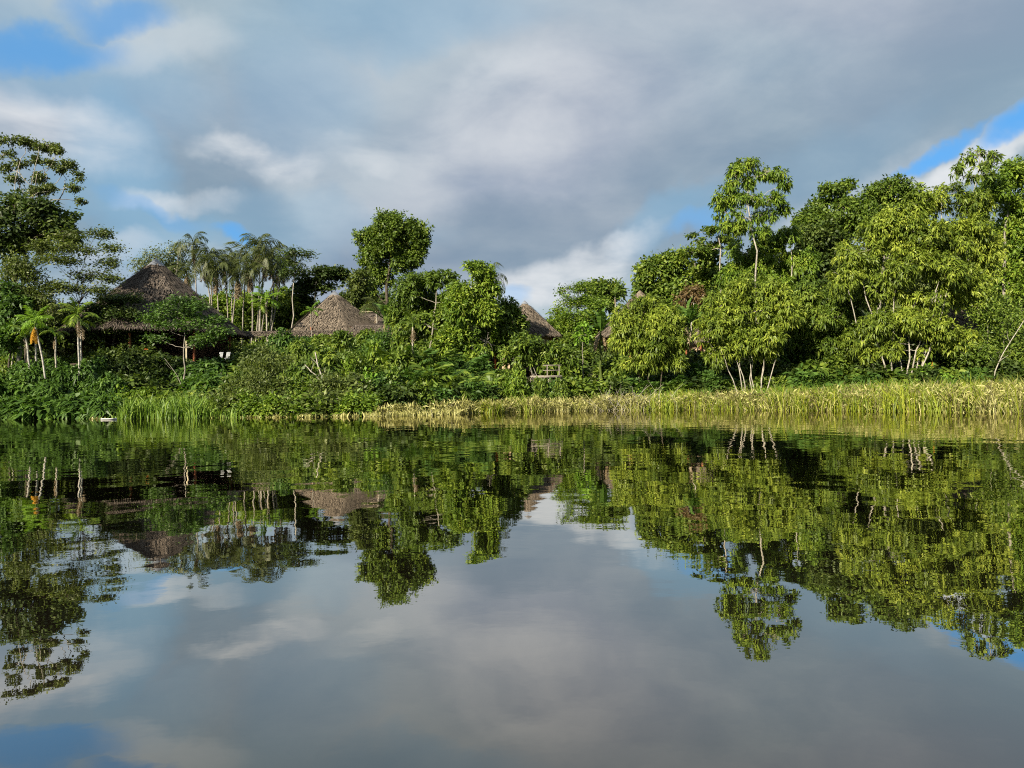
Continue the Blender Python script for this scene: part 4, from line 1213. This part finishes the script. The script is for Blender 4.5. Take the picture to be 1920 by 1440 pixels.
# leaning trunks, dead wood
def lone_trunk(name, label, pts, Y, r0, r1, bark):
    rng = new_rng()
    P = [T(px, py, Y + k * .2) for k, (px, py) in enumerate(pts)]
    b = P[0].copy(); b[2] = ground_at(b[0], Y)
    root = thing(name, label, 'trunk', b)
    a = Acc(); n = 9; Q = np.array([p - b for p in P]); Q = np.vstack([[Q[0][0], Q[0][1], -.3], Q])
    t = np.linspace(0, 1, n); q = np.stack([np.interp(t, np.linspace(0, 1, len(Q)), Q[:, k]) for k in range(3)], 1) + rng.normal(0, .02, (n, 3))
    tube(a, q, np.linspace(r0, r1, n), 7); a.build('trunk', BARK[bark], root, smooth=True)
    for k in (4, 6):
        c_ = Acc(); tube(c_, limb(rng, q[k], q[k] + np.array([rng.uniform(-.8, .8), -.1, rng.uniform(.5, 1.0)]), .1, 4), np.linspace(r1 * .6, .012, 4), 4); c_.build('branch', BARK[bark], root)


lone_trunk('leaning_trunk', 'pale bare trunk leaning diagonally out of the reeds across the olive bush', [(1862, 702), (1885, 655), (1922, 598)], 61.0, .05, .03, 'pale')
lone_trunk('leaning_trunk', 'thin pale stem arching out of the thicket below the tan pyramid hut', [(612, 722), (598, 692), (590, 660)], 61.5, .07, .05, 'pale')
lone_trunk('leaning_trunk', 'thin pale stem leaning more steeply beside the arching stem in the thicket', [(606, 718), (588, 700), (572, 684)], 61.0, .06, .035, 'pale')
lone_trunk('leaning_trunk', 'pale crooked limb in the dark hollow between vine draped tree and jetty', [(742 + 270, 730), (1010, 712), (1000, 690)], 66.0, .05, .02, 'grey')
lone_trunk('leaning_trunk', 'thin bare stem among the shrubs under the parasol tree', [(345, 735), (330, 700), (308, 672)], 65.0, .03, .015, 'grey')


def brush_pile():
    rng = new_rng()
    P = T(1185, 755, 63.0); b = np.array([P[0], 63.0, 0.0])
    root = thing('brush_pile', 'pile of dry bare branches lying in the yellow reeds', 'brush pile', b)
    for k in range(70):
        a = Acc(); x0 = rng.normal(0, 1.1); y0 = rng.uniform(-1.2, 1.2)
        an = rng.uniform(-1.1, 1.1) if k > 3 else .75; ln = rng.uniform(.9, 2.2) if k > 3 else 2.9
        tip = np.array([x0 + math.sin(an) * ln, y0 + rng.uniform(-.4, .4), max(.4, math.cos(an) * ln)])
        q = limb(rng, (x0, y0, -.1), tip, .10, 5)
        tube(a, q, np.linspace(.026, .007, 5), 4)
        for j in range(2):
            i = rng.integers(1, 4); tube(a, limb(rng, q[i], q[i] + rng.normal(0, .35, 3) + np.array([0, 0, .3]), .1, 3), [.012, .009, .005], 3)
        a.build('branch', BARK['pale'], root)


brush_pile()

# white float on the water
def white_float():
    P = T(204, 787.0, F * CAM_Z / (787.0 - _horizon(204)))
    rng = new_rng()
    root = thing('water_float', 'small white flat hulled float lying on the water beside the bright green reeds', 'float', (P[0], P[1], 0), None, rad(4))
    a = Acc(); n = 13; t = np.linspace(-1, 1, n); hw = .26 * np.sqrt(np.clip(1 - t ** 4, 0, 1)) + .01
    prof = [(-1, .09), (-.9, .01), (0, -.05), (.9, .01), (1, .09)]
    V = [(x * .56, y * w_, z + .03 * abs(x) ** 2) for x, w_ in zip(t, hw) for y, z in prof]
    f = []
    for i in range(n - 1):
        for j in range(4):
            o = i * 5 + j; f += [(o, o + 5, o + 6), (o, o + 6, o + 1)]
    a.add(V, f); a.build('hull', WHITE, root, smooth=True)
    d = Acc(); V = [(x * .56, s_ * w_ * .98,   .082 + .03 * abs(x) ** 2) for x, w_ in zip(t, hw) for s_ in (-1, 1)]
    d.add(V, [q for i in range(n - 1) for q in ((2 * i, 2 * i + 2, 2 * i + 3), (2 * i, 2 * i + 3, 2 * i + 1))]); d.build('deck', WHITE, root)


white_float()

# ------------------------------------------------------------------ reeds
def reed_mat(name, c0, c1, c2): return leaf_mat(name, c0, c1, c2, trans=.30, rough=.5, spec=.35)


R_STRAW = reed_mat('reed_straw', (.075, .062, .024), (.270, .262, .078), (.520, .490, .200))
R_GREEN = reed_mat('reed_green', (.085, .130, .010), (.180, .230, .016), (.310, .330, .030))
R_LUSH = reed_mat('reed_lush', (.050, .100, .010), (.105, .190, .016), (.210, .290, .036))


def blades(acc, rng, x, y, z, h, wd, lean, curl, tint):
    k = len(x); az = rng.uniform(0, 2 * math.pi, k)
    d = np.stack([np.cos(az), np.sin(az), 0 * az], 1); b = np.stack([x, y, z], 1)
    fa = rng.uniform(0, math.pi, k); s = np.stack([np.cos(fa), np.sin(fa) * .6, 0 * fa], 1)
    L = lean[:, None]; H = h[:, None]; W_ = wd[:, None]; Cc = curl[:, None]; up = np.array([0, 0, 1.0])
    m = b + up * H * .55 + d * L * H * .40
    tip = b + up * H * (1 - Cc * .55) + d * H * (L + Cc * .45)
    v = np.stack([b - s * W_ * .4, b + s * W_ * .4, m + s * W_ * .5, m - s * W_ * .5, tip], 1)
    o = np.arange(k)[:, None] * 5
    acc.add(v.reshape(-1, 3), np.concatenate([o + [[0, 1, 2]], o + [[0, 2, 3]], o + [[3, 2, 4]]]), np.repeat(np.clip(tint, 0, 1), 5))


def reed_points(rng, n, px0, px1, front=0.0, back=1.0, extra=0.0):
    """points between the water's edge and the bank, in plan"""
    px = rng.uniform(px0, px1, n)
    x = (px - 960) / F * 58.0
    x = np.interp(px, [p for p, _ in _SH], _shx)
    y0 = shore(x); wd = reedw(x) + extra
    return px, x, y0 + wd * (front + (back - front) * rng.random(n))


def reeds():
    rng = np.random.default_rng(77)

    def tuft(x, y): return np.sin(x * 3.3 + np.sin(y * 2.7) * 1.6) * np.sin(y * 3.0 + np.sin(x * 1.6) * 1.4) + .35 * np.sin(x * .9 + y * .4)

    # straw coloured bed growing wider and taller along the bank
    def hmap(px): return np.interp(px, [400, 700, 850, 1000, 1300, 1600, 1950], [.55, .75, 1.0, 1.15, 1.45, 1.75, 2.0])
    a = Acc(); px, x, y = reed_points(rng, 20000, 640, 2500)
    kp = rng.random(len(x)) < np.interp(px, [640, 780, 950], [.05, .45, 1.0]); px, x, y = px[kp], x[kp], y[kp]
    kp = tuft(x, y) + rng.uniform(-.6, .8, len(x)) > 0; px, x, y = px[kp], x[kp], y[kp]
    cl = np.sin(x * .75) * .5 + np.sin(x * 2.1 + y * 1.2) * .5
    h = hmap(px) * rng.uniform(.25, 1.0, len(x)) ** .8 * (1 + .12 * cl + .25 * tuft(x, y)) * np.where(rng.random(len(x)) < .12, 1.3, 1.0)
    blades(a, rng, x, y, np.full(len(x), -.12), h, rng.uniform(.03, .065, len(x)), rng.uniform(0, .75, len(x)), rng.uniform(0, 1, len(x)) ** 2 * .9, .5 + .15 * cl + rng.normal(0, .3, len(x)))
    px, x, y = reed_points(rng, 52000, 660, 2500)
    kp = rng.random(len(x)) < np.interp(px, [660, 780, 950], [.1, .55, 1.0]); px, x, y = px[kp], x[kp], y[kp]
    kp = tuft(x, y) + rng.uniform(-.6, .7, len(x)) > 0; px, x, y = px[kp], x[kp], y[kp]; k = len(x)      # leaf blades up the stems, pointing every way
    z = hmap(px) * rng.uniform(0, .68, k) * (1 + .35 * tuft(x, y)); dd = sphere_dirs(rng, k, .95)
    leaves(a, np.stack([x, y, z], 1), dd, sphere_dirs(rng, k), rng.uniform(.25, .70, k), rng.uniform(.05, .105, k), rng.uniform(0, .4, k), np.clip(.45 + rng.normal(0, .34, k), 0, 1))
    o = a.build('straw_reeds', R_STRAW); o['kind'] = 'stuff'; o['label'] = 'dry straw coloured reeds along the far bank'; o['category'] = 'reeds'
    a = Acc(); px, x, y = reed_points(rng, 30000, 800, 2500, .0)
    patch = np.sin(x * .55 + 1.3) + .7 * np.sin(x * 1.37 + y * .8) + .5 * np.sin(y * 1.5)
    want = np.interp(px, [860, 1150, 1250, 1500, 2050], [-.6, -.5, .3, .6, .6])
    kp = patch + rng.normal(0, .6, len(x)) + want > .15; px, x, y = px[kp], x[kp], y[kp]
    h = hmap(px) * rng.uniform(.4, 1.2, len(x)) * (1.0 + .22 * np.clip(np.sin(x * .9 + 2) + np.sin(x * 2.3), -1, 1.4))
    blades(a, rng, x, y, np.full(len(x), -.12), h, rng.uniform(.035, .08, len(x)), rng.uniform(0, .6, len(x)), rng.uniform(0, .6, len(x)), .5 + rng.normal(0, .24, len(x)))
    o = a.build('green_reeds', R_GREEN); o['kind'] = 'stuff'; o['label'] = 'yellow green reeds mixed through the straw reeds'; o['category'] = 'reeds'
    # lush clump below the big hut
    a = Acc(); n = 4600; px, x, y = reed_points(rng, n, 225, 470, -.6, 1.0, 1.6)
    dens = rng.random(n) < np.interp(px, [225, 250, 285, 300, 315, 380, 410, 470], [.15, .8, .9, .45, .95, .9, .35, .08]); px, x, y = px[dens], x[dens], y[dens]
    h = np.interp(px, [225, 240, 265, 290, 300, 330, 375, 405, 470], [.7, 1.4, 2.1, 1.9, 1.3, 2.2, 2.0, 1.2, .8]) * rng.uniform(.35, 1.15, len(x))
    blades(a, rng, x, y, np.full(len(x), -.12), h, rng.uniform(.05, .10, len(x)), rng.uniform(0, .55, len(x)), rng.uniform(0, .75, len(x)), .5 + rng.normal(0, .26, len(x)))
    o = a.build('lush_reeds', R_LUSH); o['kind'] = 'stuff'; o['label'] = 'bright green reed clump below the largest hut'; o['category'] = 'reeds'
    a = Acc(); px, x, y = reed_points(rng, 9000, 1220, 2000, .35, 1.0); n = len(x)
    cl = np.maximum.reduce([np.exp(-((px - c_) / w_) ** 2) for c_, w_ in ((1265, 34), (1345, 20), (1500, 40), (1590, 22), (1700, 30), (1830, 26), (1890, 30))])
    kp = rng.random(n) < cl * .75; px, x, y = px[kp], x[kp], y[kp]
    blades(a, rng, x, y, np.full(len(x), -.12), hmap(px) * rng.uniform(.5, 1.45, len(x)), rng.uniform(.06, .12, len(x)), rng.uniform(0, .4, len(x)), rng.uniform(0, .6, len(x)), .55 + rng.normal(0, .25, len(x)))
    o = a.build('tall_green_reeds', R_LUSH); o['kind'] = 'stuff'; o['label'] = 'tall bright green tufts standing out of the yellow reeds'; o['category'] = 'reeds'
    # thin broken fringe along the shaded waterline
    a = Acc(); n = 6500; px, x, y = reed_points(rng, n, 180, 860, -1.1, .5)
    kp = np.sin(px * .11) + np.sin(px * .31 + 1) + rng.normal(0, .7, n) + np.interp(px, [180, 560, 860], [-1.3, -.6, .5]) > 0; px, x, y = px[kp], x[kp], y[kp]
    blades(a, rng, x, y, np.full(len(x), -.1), rng.uniform(.25, .75, len(x)) * hmap(px), rng.uniform(.05, .10, len(x)), rng.uniform(.1, .7, len(x)), rng.uniform(0, .6, len(x)), .55 + rng.normal(0, .22, len(x)))
    o = a.build('reed_fringe', R_STRAW); o['kind'] = 'stuff'; o['label'] = 'sparse pale reed fringe along the shaded waterline'; o['category'] = 'reeds'


reeds()
